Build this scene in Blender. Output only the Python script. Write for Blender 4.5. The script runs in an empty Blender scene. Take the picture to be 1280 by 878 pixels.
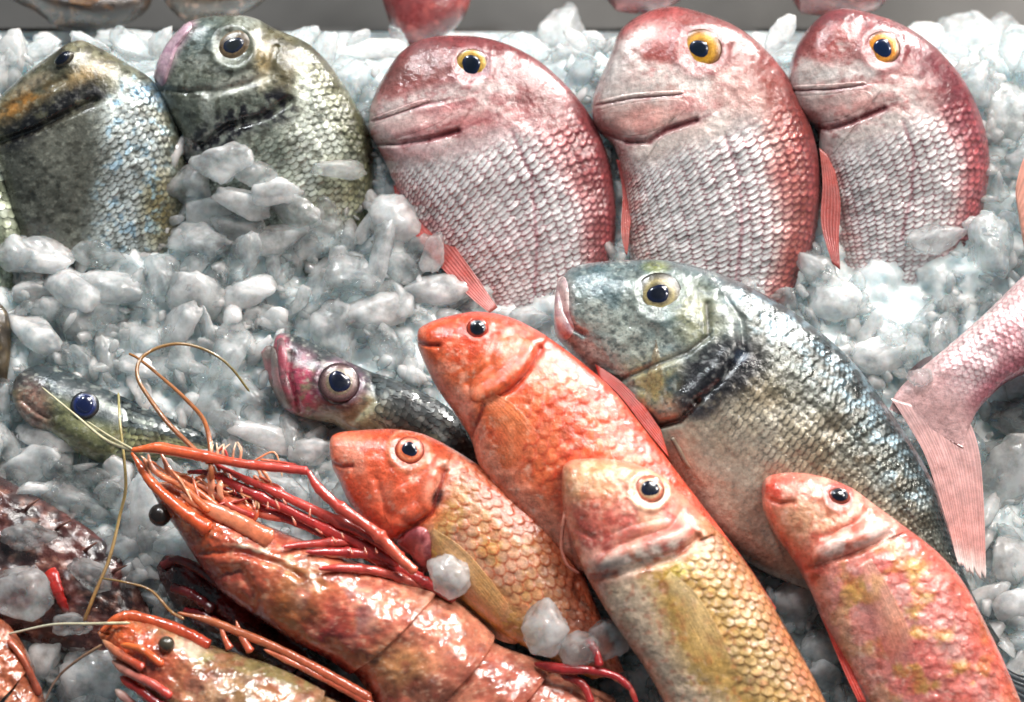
import bpy, bmesh, math, random
import numpy as np
from mathutils import Vector, Matrix
from mathutils.bvhtree import BVHTree

random.seed(7)
RNG = np.random.default_rng(11)
scene = bpy.context.scene
COL = scene.collection

# ------------------------------------------------------------------ camera
BED_TILT = math.radians(28)          # the ice bed slopes down towards the customer
CAM_PITCH = math.radians(50)
CAM_DIST = 1.15
FIELD = 0.50                         # metres across the frame at the bed's centre
FOCAL = 36 * CAM_DIST / FIELD
PXM = FIELD / 1280.0                 # metres per photo pixel at the bed
cam_pos = np.array([0, -math.cos(CAM_PITCH), math.sin(CAM_PITCH)]) * CAM_DIST
cam = bpy.data.cameras.new('camera')
cam.lens = FOCAL; cam.sensor_width = 36; cam.clip_start = 0.05; cam.clip_end = 50
cam.dof.use_dof = True; cam.dof.focus_distance = CAM_DIST - 0.035; cam.dof.aperture_fstop = 5.0
cam_ob = bpy.data.objects.new('camera', cam); COL.objects.link(cam_ob)
cam_ob.location = cam_pos
cam_ob.rotation_euler = (math.pi / 2 - CAM_PITCH, 0, 0)
scene.camera = cam_ob

# ------------------------------------------------------------------ world, lamps, exposure
world = bpy.data.worlds.new('World'); scene.world = world; world.use_nodes = True
bg = world.node_tree.nodes['Background']
bg.inputs[0].default_value = (0.70, 0.90, 1.0, 1); bg.inputs[1].default_value = 0.14

def area(name, loc, target, size, power, color, size_y=None):
    l = bpy.data.lights.new(name, 'AREA'); l.energy = power; l.color = color
    l.shape = 'RECTANGLE'; l.size = size; l.size_y = size_y or size
    o = bpy.data.objects.new(name, l); COL.objects.link(o); o.location = loc
    o.rotation_euler = (Vector(target) - Vector(loc)).to_track_quat('-Z', 'Y').to_euler()
    return o
area('canopy_lamp', (0.60, 0.38, 1.60), (0, 0, 0), 0.50, 30, (1.0, 0.97, 0.93))
area('stall_lamp', (0.85, 0.85, 0.88), (0.05, -0.03, 0), 0.15, 28, (1.0, 0.97, 0.93))
area('side_lamp', (0.75, -0.10, 0.95), (0.05, -0.05, 0), 0.09, 6, (1.0, 0.95, 0.88))
area('glint_fill_lamp', (-0.40, 0.45, 1.35), (-0.1, 0.0, 0), 0.14, 14, (0.93, 0.98, 1.0))  # small unseen lamp, added for crisp glints and brighter ice on the left
scene.view_settings.view_transform = 'Standard'; scene.view_settings.look = 'None'
scene.view_settings.exposure = 0.0; scene.view_settings.gamma = 1.0
scene.cycles.max_bounces = 7; scene.cycles.transmission_bounces = 6; scene.cycles.diffuse_bounces = 2; scene.cycles.glossy_bounces = 3
scene.cycles.transparent_max_bounces = 8; scene.cycles.caustics_refractive = True
scene.cycles.caustics_reflective = False; scene.cycles.sample_clamp_indirect = 4
scene.cycles.use_denoising = True
scene.cycles.use_adaptive_sampling = True; scene.cycles.adaptive_threshold = 0.03; scene.cycles.adaptive_min_samples = 16

# ------------------------------------------------------------------ geometry of the view: photo pixel -> direction -> point on the sloping bed
FWD = np.array([0, math.cos(CAM_PITCH), -math.sin(CAM_PITCH)])
RGT = np.array([1.0, 0, 0]); UPV = np.cross(RGT, FWD)
BX = np.array([1.0, 0, 0]); BY = np.array([0, math.cos(BED_TILT), math.sin(BED_TILT)])
BN = np.array([0, -math.sin(BED_TILT), math.cos(BED_TILT)])
def ray(px, py):
    px = np.asarray(px, float); py = np.asarray(py, float)
    k = 36.0 / FOCAL / 1280.0
    return FWD + ((px - 640) * k)[..., None] * RGT + (-(py - 439) * k)[..., None] * UPV
def hit_plane(px, py, p0, n):
    d = ray(px, py); t = ((p0 - cam_pos) @ n) / (d @ n)
    return cam_pos + d * t[..., None]
def at(px, py, h):
    h = np.asarray(h, float)
    d = ray(px, py); t = (h - cam_pos @ BN) / (d @ BN)
    return cam_pos + d * t[..., None]
def proj(P):
    q = P - cam_pos; z = q @ FWD; k = FOCAL / 36.0 * 1280
    return np.stack([640 + (q @ RGT) / z * k, 439 - (q @ UPV) / z * k], -1)
def height(P): return P @ BN

# ------------------------------------------------------------------ numeric helpers
def sm(a, b, x):
    t = np.clip((x - a) / (b - a + 1e-12), 0, 1); return t * t * (3 - 2 * t)
def hash3(ix, iy, iz):
    n = (ix * 374761393 + iy * 668265263 + iz * 2147483647) & 0xFFFFFFFF
    n = ((n ^ (n >> 13)) * 1274126177) & 0xFFFFFFFF
    n = n ^ (n >> 16)
    return (n & 0xFFFFFF) / float(0xFFFFFF)
def vnoise(x, y, z=0.0):
    x = np.asarray(x, float); y = np.asarray(y, float); z = np.asarray(z, float) + 0 * x
    ix = np.floor(x).astype(np.int64); iy = np.floor(y).astype(np.int64); iz = np.floor(z).astype(np.int64)
    fx = x - ix; fy = y - iy; fz = z - iz
    fx = fx * fx * (3 - 2 * fx); fy = fy * fy * (3 - 2 * fy); fz = fz * fz * (3 - 2 * fz)
    r = 0
    for a in (0, 1):
        for b in (0, 1):
            for c in (0, 1):
                w = (fx if a else 1 - fx) * (fy if b else 1 - fy) * (fz if c else 1 - fz)
                r = r + w * hash3(ix + a, iy + b, iz + c)
    return r
def fbm(x, y, z=0.0, o=4):
    r = 0; a = 0.5; s = 0
    for i in range(o):
        r = r + a * vnoise(x * 2 ** i + 17.3 * i, y * 2 ** i + 5.1 * i, np.asarray(z) * 2 ** i + 3.7 * i); s += a; a *= 0.5
    return r / s
def spline(pts, n=24):
    P = np.array(pts, float); Q = np.vstack([2 * P[0] - P[1], P, 2 * P[-1] - P[-2]])
    out = []
    for i in range(1, len(Q) - 2):
        t = np.linspace(0, 1, n, endpoint=False)[:, None]
        a, b, c, d = Q[i - 1], Q[i], Q[i + 1], Q[i + 2]
        out.append(0.5 * (2 * b + (c - a) * t + (2 * a - 5 * b + 4 * c - d) * t ** 2 + (3 * b - a - 3 * c + d) * t ** 3))
    out.append(P[-1:]); return np.vstack(out)
def resample(C, u):
    L = np.r_[0, np.cumsum(np.linalg.norm(np.diff(C, axis=0), axis=1))]; L /= L[-1]
    return np.stack([np.interp(u, L, C[:, k]) for k in range(C.shape[1])], -1)
def seg_dist(px, py, pl):
    d = np.full(np.shape(px), 1e9); side = np.zeros(np.shape(px)); pl = np.array(pl, float)
    for (x0, y0), (x1, y1) in zip(pl[:-1], pl[1:]):
        ex, ey = x1 - x0, y1 - y0; l2 = ex * ex + ey * ey + 1e-9
        t = np.clip(((px - x0) * ex + (py - y0) * ey) / l2, 0, 1)
        dx = px - x0 - t * ex; dy = py - y0 - t * ey; q = np.hypot(dx, dy)
        sd = np.sign(ex * dy - ey * dx); m = q < d
        d = np.where(m, q, d); side = np.where(m, sd, side)
    return d, side
def inside(px, py, poly):
    px = np.asarray(px, float); py = np.asarray(py, float); r = np.zeros(px.shape, bool); P = np.array(poly, float)
    x0, y0 = P[-1]
    for x1, y1 in P:
        c = ((y1 > py) != (y0 > py)) & (px < (x0 - x1) * (py - y1) / (y0 - y1 + 1e-12) + x1)
        r ^= c; x0, y0 = x1, y1
    return r
def ell(px, py, cx, cy, rx, ry, ang=0, soft=0.4):
    a = math.radians(ang); dx = px - cx; dy = py - cy
    u = (dx * math.cos(a) + dy * math.sin(a)) / rx; w = (-dx * math.sin(a) + dy * math.cos(a)) / ry
    return 1 - sm(1 - soft, 1 + soft, np.hypot(u, w))
def stroke(px, py, pl, w, soft=0.6):
    d, _ = seg_dist(px, py, pl); return 1 - sm(w * (1 - soft), w * (1 + soft), d)
def C3(r, g, b): return np.array([r, g, b], float) / 255
def lin(c):
    c = np.clip(c, 0, 1); return np.where(c <= 0.04045, c / 12.92, ((c + 0.055) / 1.055) ** 2.4)
def mixc(c, t, m): return c + (np.asarray(t) - c) * np.asarray(m)[..., None]

def scale_relief(s, v, na, nb):
    """shingled scale pattern on a body: relief rising towards each scale's free rear edge, rim mask, per-scale random"""
    a = s * na; b = np.arccos(np.clip(v, -1, 1)) / np.pi * nb
    h = np.zeros(np.shape(a)); rim = np.zeros(np.shape(a)); rnd = np.zeros(np.shape(a)); best = np.full(np.shape(a), 1e9)
    j0 = np.floor(b)
    for dj in (-1, 0, 1, 2):
        j = j0 + dj; st = 0.5 * (j % 2)
        i0 = np.floor(a - st)
        for di in (-1, 0, 1):
            i = i0 + di; ca = i + st; x = (a - ca) / 1.02; y = (b - j) / .74; r = np.hypot(x, y) if True else 0
            ok = (r < 1) & (x > -0.35) & (ca < best)
            h = np.where(ok, np.clip(.5 + .5 * x, 0, 1) * (1 - .35 * y * y), h); rim = np.where(ok, sm(.72, .97, r), rim)
            rnd = np.where(ok, hash3(i.astype(np.int64), j.astype(np.int64), 5), rnd); best = np.where(ok, ca, best)
    return h, rim, rnd
def scaled(pig, disp, D, sp, wide, arc, mask, edge, blend, relief, light=.15, silver=0.0, lightc=(250, 248, 244)):
    """add shingled scale relief and its colouring to a body's own relief and pigment"""
    na = np.linalg.norm(np.diff(spline(D), axis=0), axis=1).sum() / sp; nb = arc / (sp * wide)
    def d2(x, y, s, v):
        h, rim, rnd = scale_relief(s, v, na, nb); return disp(x, y, s, v) + relief * (h + .5 * (rnd - .5)) * mask(x, y, s, v)
    def p2(x, y, s, v):
        col, al = pig(x, y, s, v); h, rim, rnd = scale_relief(s, v, na, nb); m = mask(x, y, s, v)
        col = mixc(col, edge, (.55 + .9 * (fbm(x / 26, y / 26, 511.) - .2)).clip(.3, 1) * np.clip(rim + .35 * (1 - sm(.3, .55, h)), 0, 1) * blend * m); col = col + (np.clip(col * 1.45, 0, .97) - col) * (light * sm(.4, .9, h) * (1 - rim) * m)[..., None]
        return col * (1 + .22 * (rnd - .5) * m)[..., None], np.clip(al + silver * h * m, 0, .9)
    return p2, d2
# ------------------------------------------------------------------ materials
def principled(name):
    m = bpy.data.materials.new(name); m.use_nodes = True
    return m, m.node_tree, m.node_tree.nodes['Principled BSDF']
def node(nt, t, **kw):
    n = nt.nodes.new(t)
    for k, v in kw.items():
        if k in n.inputs: n.inputs[k].default_value = v
        else: setattr(n, k, v)
    return n
def noise_tex(nt, scale, detail=3, rough=0.6):
    tc = nt.nodes.new('ShaderNodeTexCoord')
    n = node(nt, 'ShaderNodeTexNoise', Scale=scale, Detail=detail, Roughness=rough)
    nt.links.new(tc.outputs['Object'], n.inputs['Vector']); return n
def ramp(nt, src, stops):
    r = nt.nodes.new('ShaderNodeValToRGB'); e = r.color_ramp.elements
    while len(e) < len(stops): e.new(0.5)
    for q, (p, c) in zip(e, stops):
        q.position = p; q.color = c if len(c) == 4 else (*c, 1)
    nt.links.new(src, r.inputs[0]); return r
def g(v): return (v, v, v, 1)
def pigment_mat(name, rough=0.32, coat=0.6, coat_rough=0.07, bump=0.25, bscale=900, sss=0.08, var=0.25, vscale=260, spec=0.5, film=0.0, wet=0.5):
    m, nt, b = principled(name); L = nt.links.new
    a = node(nt, 'ShaderNodeAttribute', attribute_name='Col')
    n = noise_tex(nt, vscale, 4); r = ramp(nt, n.outputs['Fac'], [(0.3, g(1 - var)), (0.7, g(1 + var * 0.3))])
    mx = node(nt, 'ShaderNodeMix', data_type='RGBA', blend_type='MULTIPLY'); mx.inputs[0].default_value = 1
    L(a.outputs['Color'], mx.inputs[6]); L(r.outputs[0], mx.inputs[7]); L(mx.outputs[2], b.inputs['Base Color'])
    L(a.outputs['Alpha'], b.inputs['Metallic'])
    n2 = noise_tex(nt, 120, 3); r2 = ramp(nt, n2.outputs['Fac'], [(0.35, g(rough * 0.6)), (0.7, g(min(1, rough * 1.5)))])
    L(r2.outputs[0], b.inputs['Roughness'])
    n3 = noise_tex(nt, bscale, 3); bp = node(nt, 'ShaderNodeBump', Strength=bump, Distance=0.0006)
    L(n3.outputs['Fac'], bp.inputs['Height']); L(bp.outputs[0], b.inputs['Normal'])
    n4 = noise_tex(nt, 70, 3); bp2 = node(nt, 'ShaderNodeBump', Strength=wet, Distance=0.0012)
    L(n4.outputs['Fac'], bp2.inputs['Height']); L(bp.outputs[0], bp2.inputs['Normal']); L(bp2.outputs[0], b.inputs['Coat Normal'])
    b.inputs['Coat Weight'].default_value = coat; b.inputs['Coat Roughness'].default_value = coat_rough; b.inputs['Coat IOR'].default_value = 1.5
    b.inputs['Specular IOR Level'].default_value = spec
    b.inputs['Subsurface Weight'].default_value = sss; b.inputs['Subsurface Radius'].default_value = (0.006, 0.003, 0.002); b.inputs['Subsurface Scale'].default_value = 0.6
    if film: b.inputs['Thin Film Thickness'].default_value = film; b.inputs['Thin Film IOR'].default_value = 1.5
    return m
M_SKIN = pigment_mat('wet_fish_skin', rough=.32, coat=.9, coat_rough=.05, bump=.4, bscale=1000, sss=.03, var=.35, vscale=480, wet=.45)
M_SCALE = pigment_mat('silver_fish_scale', rough=0.34, coat=0.45, coat_rough=0.12, bump=0.1, sss=0.0, var=0.12)
M_MULLET = pigment_mat('wet_mullet_skin', rough=0.32, coat=1.0, coat_rough=0.04, bump=0.45, bscale=1100, sss=0.04, var=0.38, vscale=520, wet=0.55)
M_SHELL = pigment_mat('wet_prawn_shell', rough=0.26, coat=1.0, coat_rough=0.04, bump=0.3, bscale=600, sss=0.12, var=0.3, vscale=260, wet=0.6)
M_FIN = pigment_mat('fin_membrane', rough=0.35, coat=0.5, coat_rough=0.1, bump=0.2, sss=0.1)
M_EYE = pigment_mat('fish_eye', rough=0.3, coat=.7, coat_rough=0.05, bump=0.2, bscale=1500, sss=0.0, var=0.4, vscale=1200, wet=0.1)
M_PUPIL = pigment_mat('fish_pupil', rough=0.2, coat=.8, coat_rough=0.04, bump=0.0, sss=0.0, var=0.0, wet=0.0)

def ice_mat(name, glass_tint, milk, lo, hi, clear=0.18, rough=0.06):
    """ice: glassy where clear, milky where full of air, always letting some light straight through"""
    m, nt, b = principled(name); L = nt.links.new; out = nt.nodes['Material Output']
    geo = nt.nodes.new('ShaderNodeNewGeometry')
    def nz(scale, detail, rg=.6):
        n = node(nt, 'ShaderNodeTexNoise', Scale=scale, Detail=detail, Roughness=rg); L(geo.outputs['Position'], n.inputs['Vector']); return n
    n1 = nz(75, 4); n2 = nz(330, 4, .7); n3 = nz(130, 3, .6)
    bp = node(nt, 'ShaderNodeBump', Strength=0.28, Distance=0.0010); L(n2.outputs['Fac'], bp.inputs['Height'])
    b.inputs['Base Color'].default_value = (*glass_tint, 1); b.inputs['Transmission Weight'].default_value = 1; b.inputs['IOR'].default_value = 1.31
    rr = ramp(nt, n3.outputs['Fac'], [(.4, g(rough)), (.7, g(rough + .16))]); L(rr.outputs[0], b.inputs['Roughness']); L(bp.outputs[0], b.inputs['Normal'])
    w = nt.nodes.new('ShaderNodeBsdfPrincipled'); w.inputs['Base Color'].default_value = (*milk, 1); w.inputs['IOR'].default_value = 1.31
    w.inputs['Subsurface Weight'].default_value = 1; w.inputs['Subsurface Radius'].default_value = (.008, .010, .011); w.inputs['Subsurface Scale'].default_value = 1
    w.inputs['Coat Weight'].default_value = .9; w.inputs['Coat Roughness'].default_value = .04
    r2 = ramp(nt, n3.outputs['Fac'], [(.35, g(.12)), (.7, g(.40))]); L(r2.outputs[0], w.inputs['Roughness']); L(bp.outputs[0], w.inputs['Normal'])
    f = ramp(nt, n1.outputs['Fac'], [(.36, g(lo)), (.64, g(hi))])
    mx = nt.nodes.new('ShaderNodeMixShader'); L(f.outputs[0], mx.inputs[0]); L(b.outputs[0], mx.inputs[1]); L(w.outputs[0], mx.inputs[2])
    t = nt.nodes.new('ShaderNodeBsdfTransparent'); t.inputs[0].default_value = (*glass_tint, 1)
    m2 = nt.nodes.new('ShaderNodeMixShader'); m2.inputs[0].default_value = clear; L(mx.outputs[0], m2.inputs[1]); L(t.outputs[0], m2.inputs[2]); L(m2.outputs[0], out.inputs[0])
    return m
GT = (0.94, 0.98, 0.985)
M_ICE = [ice_mat('clear_ice', GT, (.91, .955, .965), .06, .44, .34, .015),
         ice_mat('cloudy_ice', GT, (.92, .96, .97), .16, .62, .28, .02),
         ice_mat('frosted_ice', GT, (.94, .97, .975), .34, .86, .18, .02)]
M_BED = ice_mat('packed_ice', GT, (.80, .875, .89), .60, 1.0, 0.0, .12)

def steel_mat():
    m, nt, b = principled('brushed_steel'); L = nt.links.new
    n = noise_tex(nt, 6, 4); r = ramp(nt, n.outputs['Fac'], [(0.3, (0.022, 0.020, 0.018, 1)), (0.7, (0.07, 0.066, 0.062, 1))])
    L(r.outputs[0], b.inputs['Base Color']); b.inputs['Metallic'].default_value = 0.5; b.inputs['Roughness'].default_value = 0.5
    return m
M_STEEL = steel_mat()

# ------------------------------------------------------------------ mesh building
def mesh(name, V, F, mat, parent=None, col=None, alpha=None, origin=None, smooth=True):
    V = np.asarray(V, float)
    if origin is not None: V = V - origin
    me = bpy.data.meshes.new(name)
    F = [np.asarray(f, np.int32) for f in F if len(f)]
    me.vertices.add(len(V)); me.vertices.foreach_set('co', V.astype(np.float32).ravel())
    loops = np.concatenate([f.ravel() for f in F]); tot = np.concatenate([np.full(len(f), f.shape[1], np.int32) for f in F])
    me.loops.add(len(loops)); me.loops.foreach_set('vertex_index', loops)
    me.polygons.add(len(tot)); me.polygons.foreach_set('loop_start', np.r_[0, np.cumsum(tot)[:-1]].astype(np.int32))
    me.polygons.foreach_set('loop_total', tot)
    if smooth: me.polygons.foreach_set('use_smooth', np.ones(len(tot), bool))
    me.update(calc_edges=True); me.validate()
    if col is not None:
        a = me.color_attributes.new('Col', 'FLOAT_COLOR', 'POINT')
        c4 = np.ones((len(V), 4), np.float32); c4[:, :3] = lin(np.broadcast_to(col, (len(V), 3)))
        c4[:, 3] = 0 if alpha is None else alpha
        a.data.foreach_set('color', c4.ravel())
    me.materials.append(mat)
    o = bpy.data.objects.new(name, me); COL.objects.link(o)
    if parent is not None: o.parent = parent
    return o
def thing(name, label, cat, loc, group=None):
    e = bpy.data.objects.new(name, None); e.empty_display_size = 0.02; COL.objects.link(e); e.location = loc
    e['label'] = label; e['category'] = cat
    if group: e['group'] = group
    return e
def grid_faces(n, m, wrap=False):
    i = np.arange(n - 1)[:, None]; j = np.arange(m if wrap else m - 1)[None, :]; j2 = (j + 1) % m
    return np.stack([i * m + j, (i + 1) * m + j, (i + 1) * m + j2, i * m + j2], -1).reshape(-1, 4)
ALL_BVH = []      # surfaces ice may come to rest on
MASKS = []        # outlines kept clear of loose ice

class Loft:
    """A body lofted between its back line and belly line, with real thickness, lying at a height over the bed."""
    def __init__(self, name, label, cat, D, V, h0, c, gx=0, gy=0, tmax=50, tprof=None, ns=230, nt=110, nb=26, ex=0.9,
                 disp=None, pig=None, mat=None, group=None, mask=True, cut=0.0, part='body', thing_ob=None, sq=1.6, bow=0.0):
        self.n = BN - gx * BX - gy * BY; self.n /= np.linalg.norm(self.n)
        self.p0 = at(c[0], c[1], h0); self.ppx = c
        u = np.linspace(0, 1, ns) ** sq * (1 - cut) + cut; self.u = u
        d2 = resample(spline(D), u); v2 = resample(spline(V), u)
        d3 = self.unp(d2[:, 0], d2[:, 1]); v3 = self.unp(v2[:, 0], v2[:, 1])
        th = np.r_[np.linspace(0, np.pi, nt), np.linspace(np.pi, 2 * np.pi, nb + 2)[1:-1]]
        self.nt = nt; self.m = len(th); self.ns = ns
        tp = np.array(tprof or [(0, 0), (.008, .16), (.03, .34), (.08, .58), (.16, .8), (.3, 1), (.45, .98), (.7, .6), (.9, .22), (1, .1)])
        T = np.interp(u, tp[:, 0], tp[:, 1]); k = np.ones(9) / 9
        T = np.r_[T[:5], np.convolve(T, k, 'same')[5:-5], T[-5:]] * tmax * PXM
        self.T = T
        M = (d3 + v3) / 2; H = (d3 - v3) / 2
        sn = np.sin(th); prof = np.sign(sn) * np.abs(sn) ** ex
        P = M[:, None] + H[:, None] * np.cos(th)[None, :, None] + (T[:, None] * prof)[..., None] * self.n
        if bow:
            ax = np.gradient(M, axis=0); ax /= np.linalg.norm(ax, axis=1, keepdims=True)
            P = P + ax[:, None] * (bow * PXM * np.abs(sn))[None, :, None]
        self.s = np.repeat(u[:, None], self.m, 1); self.v = np.repeat(np.cos(th)[None], ns, 0)
        self.th = th
        up = (sn >= -1e-6)
        rest = P - (T[:, None] * prof)[..., None] * self.n
        q = proj(P.reshape(-1, 3)).reshape(ns, self.m, 2); qr = proj((rest * 2 - P)[:, :].reshape(-1, 3)).reshape(ns, self.m, 2)
        Q = np.where(up[None, :, None], q, qr)      # lower flank carries the mirror image of the upper one
        if disp is not None:
            dz = disp(Q[..., 0], Q[..., 1], self.s, self.v) * PXM
            P = P + (dz * np.sign(sn + 1e-9))[..., None] * self.n
        self.P = P; self.Q = Q; self.pig = pig
        self.loc = self.p0 - self.n * T.max()
        self.ob = thing_ob or thing(name, label, cat, self.loc, group)
        if thing_ob is not None: self.loc = np.array(thing_ob.location)
        du = np.gradient(P, axis=0); dv = np.gradient(P, axis=1)
        N = np.cross(dv, du); N /= np.linalg.norm(N, axis=-1, keepdims=True) + 1e-12
        if (N[ns // 2, nt // 2] @ self.n) < 0: N = -N
        self.N = N; self.dU = du / (np.linalg.norm(du, axis=-1, keepdims=True) + 1e-12)
        F = grid_faces(ns, self.m, True)
        V3 = P.reshape(-1, 3); cap = (ns - 1) * self.m
        Vv = np.vstack([V3, P[-1].mean(0)]); ci = len(V3)
        jj = np.arange(self.m); capf = np.stack([cap + jj, np.full(self.m, ci), cap + (jj + 1) % self.m], -1)
        col, al = pig(Q[..., 0].ravel(), Q[..., 1].ravel(), self.s.ravel(), self.v.ravel())
        e1 = Vv[F[:, 1]] - Vv[F[:, 0]]; e2 = Vv[F[:, 2]] - Vv[F[:, 0]]; fn = np.cross(e1, e2); upm = (F[:, 0] % self.m) < nt - 1
        if (fn[upm].sum(0) @ self.n) < 0: F = F[:, ::-1]; capf = capf[:, ::-1]
        self.body = mesh(part, Vv, [F, capf], mat or M_SKIN, self.ob, np.vstack([col, col[-1]]), np.r_[al, al[-1]], self.loc)
        upf = grid_faces(ns, nt)
        U = P[:, :nt].reshape(-1, 3)
        self.bvh = BVHTree.FromPolygons([tuple(x) for x in U], [tuple(int(q) for q in f) for f in upf])
        ALL_BVH.append(self.bvh)
        self.poly = np.vstack([resample(spline(D), np.linspace(0, 1, 60)), resample(spline(V), np.linspace(0, 1, 60))[::-1]])
        if mask is True: MASKS.append(self.poly)
        elif mask is not None and mask is not False: MASKS.append(np.array(mask, float))
    def unp(self, px, py): return hit_plane(px, py, self.p0, self.n)
    def surf(self, px, py):
        d = ray(px, py); h = self.bvh.ray_cast(Vector(cam_pos), Vector(d).normalized())
        if h[0] is not None:
            n = np.array(h[1]); n = n if n @ self.n > 0 else -n
            return np.array(h[0]), n
        p = self.unp(np.array(float(px)), np.array(float(py)))
        return p, self.n
    def scales(self, sp, region, lift=0.10, tip=1.12, side=0.8, edge=None, jit=0.10, size=1.35, mat=None, silver=0.3, blend=0.6, wide=1.0, soft=None):
        P, N, dU, nt, ns = self.P, self.N, self.dU, self.nt, self.ns
        S = sp * PXM; Cc = P[:, nt // 2]
        L = np.r_[0, np.cumsum(np.linalg.norm(np.diff(Cc, axis=0), axis=1))]
        rows = int(L[-1] / (S * 0.92)); A = []; CWd = []
        arcs = [np.r_[0, np.cumsum(np.linalg.norm(np.diff(P[i, :nt], axis=0), axis=1))] for i in range(ns)]
        kc = max(3, int(max(a[-1] for a in arcs) / (S * wide)))
        for r in range(rows):
            for par in (0, 1):
                fi = np.interp((r + 0.25 + 0.5 * par) * S * 0.92, L, np.arange(ns)); i = int(min(fi, ns - 2)); arc = arcs[i]
                fr = (np.arange(par, kc, 2) + 0.5) / kc
                A.append(np.stack([np.full(len(fr), fi), np.interp(fr * arc[-1], arc, np.arange(nt))], -1)); CWd.append(np.full(len(fr), arc[-1] / kc / (S * wide)))
        A = np.vstack(A); CWd = np.concatenate(CWd); A = A + RNG.normal(0, 1, A.shape) * np.array([ns / rows * 0.05, 0.12])
        def samp(G):
            i = np.clip(A[:, 0], 0, ns - 1.001); j = np.clip(A[:, 1], 0, nt - 1.001); i0 = i.astype(int); j0 = j.astype(int)
            a = (i - i0); b = (j - j0)
            if G.ndim == 3: a = a[:, None]; b = b[:, None]
            return (G[i0, j0] * (1 - a) + G[i0 + 1, j0] * a) * (1 - b) + (G[i0, j0 + 1] * (1 - a) + G[i0 + 1, j0 + 1] * a) * b
        c, n, t = samp(P), samp(N), samp(dU); q = samp(self.Q); s = samp(self.s); v = samp(self.v)
        keep = region(q[:, 0], q[:, 1], s, v)
        c, n, t, q, s, v = c[keep], n[keep], t[keep], q[keep], s[keep], v[keep]; CWd = CWd[keep]
        t = t - n * (n * t).sum(-1, keepdims=True); t /= np.linalg.norm(t, axis=-1, keepdims=True)
        w = np.cross(n, t); K = len(c)
        rot = RNG.normal(0, 0.05, K)[:, None]; t, w = t * np.cos(rot) + w * np.sin(rot), w * np.cos(rot) - t * np.sin(rot)
        tm = np.array([(0.08, 0, 0.55), (-0.55, 0, -1.2), (-0.42, 0.40, -1.0), (0.0, 0.54, -0.1), (0.32, 0.43, 0.6), (0.5, 0.22, 0.95), (0.57, 0, 1.0),
                       (0.5, -0.22, 0.95), (0.32, -0.43, 0.6), (0.0, -0.54, -0.1), (-0.42, -0.40, -1.0)])
        sz = S * size * (1 + RNG.normal(0, 0.07, K)); lf = lift * S * (1 + RNG.normal(0, 0.3, K))
        tilt = RNG.normal(0, 0.03, K)
        V = (c[:, None] + t[:, None] * (tm[:, 0] * sz[:, None])[..., None] + w[:, None] * (tm[:, 1] * (sz * CWd)[:, None] * wide)[..., None]
             + n[:, None] * (tm[:, 2] * lf[:, None] + tm[:, 1] * (tilt * sz)[:, None])[..., None])
        k = len(tm); base = (np.arange(K) * k)[:, None, None]
        fan = np.array([(0, i, i + 1 if i < k - 1 else 1) for i in range(1, k)])[None]
        F = (base + fan).reshape(-1, 3); Vf = V.reshape(-1, 3)
        if np.cross(Vf[F[:, 1]] - Vf[F[:, 0]], Vf[F[:, 2]] - Vf[F[:, 0]]).sum(0) @ self.n < 0: F = F[:, ::-1]
        qv = proj(V.reshape(-1, 3))
        colv, _ = self.pig(qv[:, 0], qv[:, 1], np.repeat(s, k), np.repeat(v, k)); _, al = self.pig(q[:, 0], q[:, 1], s, v)
        colv = colv.reshape(K, k, 3) * (1 + RNG.normal(0, jit, K))[:, None, None]
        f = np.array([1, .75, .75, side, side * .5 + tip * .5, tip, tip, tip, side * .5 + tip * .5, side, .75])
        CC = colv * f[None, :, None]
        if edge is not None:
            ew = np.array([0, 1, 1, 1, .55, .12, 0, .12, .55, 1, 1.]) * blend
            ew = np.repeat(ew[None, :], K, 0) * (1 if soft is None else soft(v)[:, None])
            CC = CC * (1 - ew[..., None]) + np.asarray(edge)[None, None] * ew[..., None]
        AL = np.repeat(np.clip(al + silver, 0, 0.9)[:, None], k, 1)
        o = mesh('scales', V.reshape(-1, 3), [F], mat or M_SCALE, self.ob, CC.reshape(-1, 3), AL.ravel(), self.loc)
        o['kind'] = 'stuff'; return o
    def eye(self, px, py, r, iris, rim, pupil=0.5, pcol=C3(10, 14, 30), poff=(0, 0), squash=1.0, ang=0, bulge=0.34, gold=0.2, outer=None, face=0.5, pr=1.0):
        p, n = self.surf(px, py); d = cam_pos - p; d /= np.linalg.norm(d)
        n = n * (1 - face) + d * face; n /= np.linalg.norm(n)
        a = math.radians(ang); ux = RGT * math.cos(a) - UPV * math.sin(a); ux = ux - n * (n @ ux); ux /= np.linalg.norm(ux)
        uy = np.cross(n, ux); R = r * PXM
        ZB = -0.05
        def dome(r0, r1, z0, rings, segs, off, bul):
            V = [p + n * (z0 + bul * R) + (ux * off[0] + uy * off[1]) * R]; rho = [0]
            for i in range(1, rings + 1):
                t = i / rings
                for k in range(segs):
                    f = 2 * np.pi * k / segs; rr = R * r1 * t
                    z = z0 + bul * R * math.sqrt(max(0, 1 - t * t * 0.96)) - (0.25 * R if (t == 1) else 0)
                    V.append(p + ux * (math.cos(f) * rr + off[0] * R) + uy * (math.sin(f) * rr * squash + off[1] * R) + n * z); rho.append(t)
            F3 = [(0, 1 + k, 1 + (k + 1) % segs) for k in range(segs)]
            F4 = [(1 + (i - 1) * segs + k, 1 + i * segs + k, 1 + i * segs + (k + 1) % segs, 1 + (i - 1) * segs + (k + 1) % segs) for i in range(1, rings) for k in range(segs)]
            return np.array(V), [np.array(F3), np.array(F4)], np.array(rho)
        V, F, rho = dome(0, 1.06, ZB * R, 16, 44, (0, 0), bulge)
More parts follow.
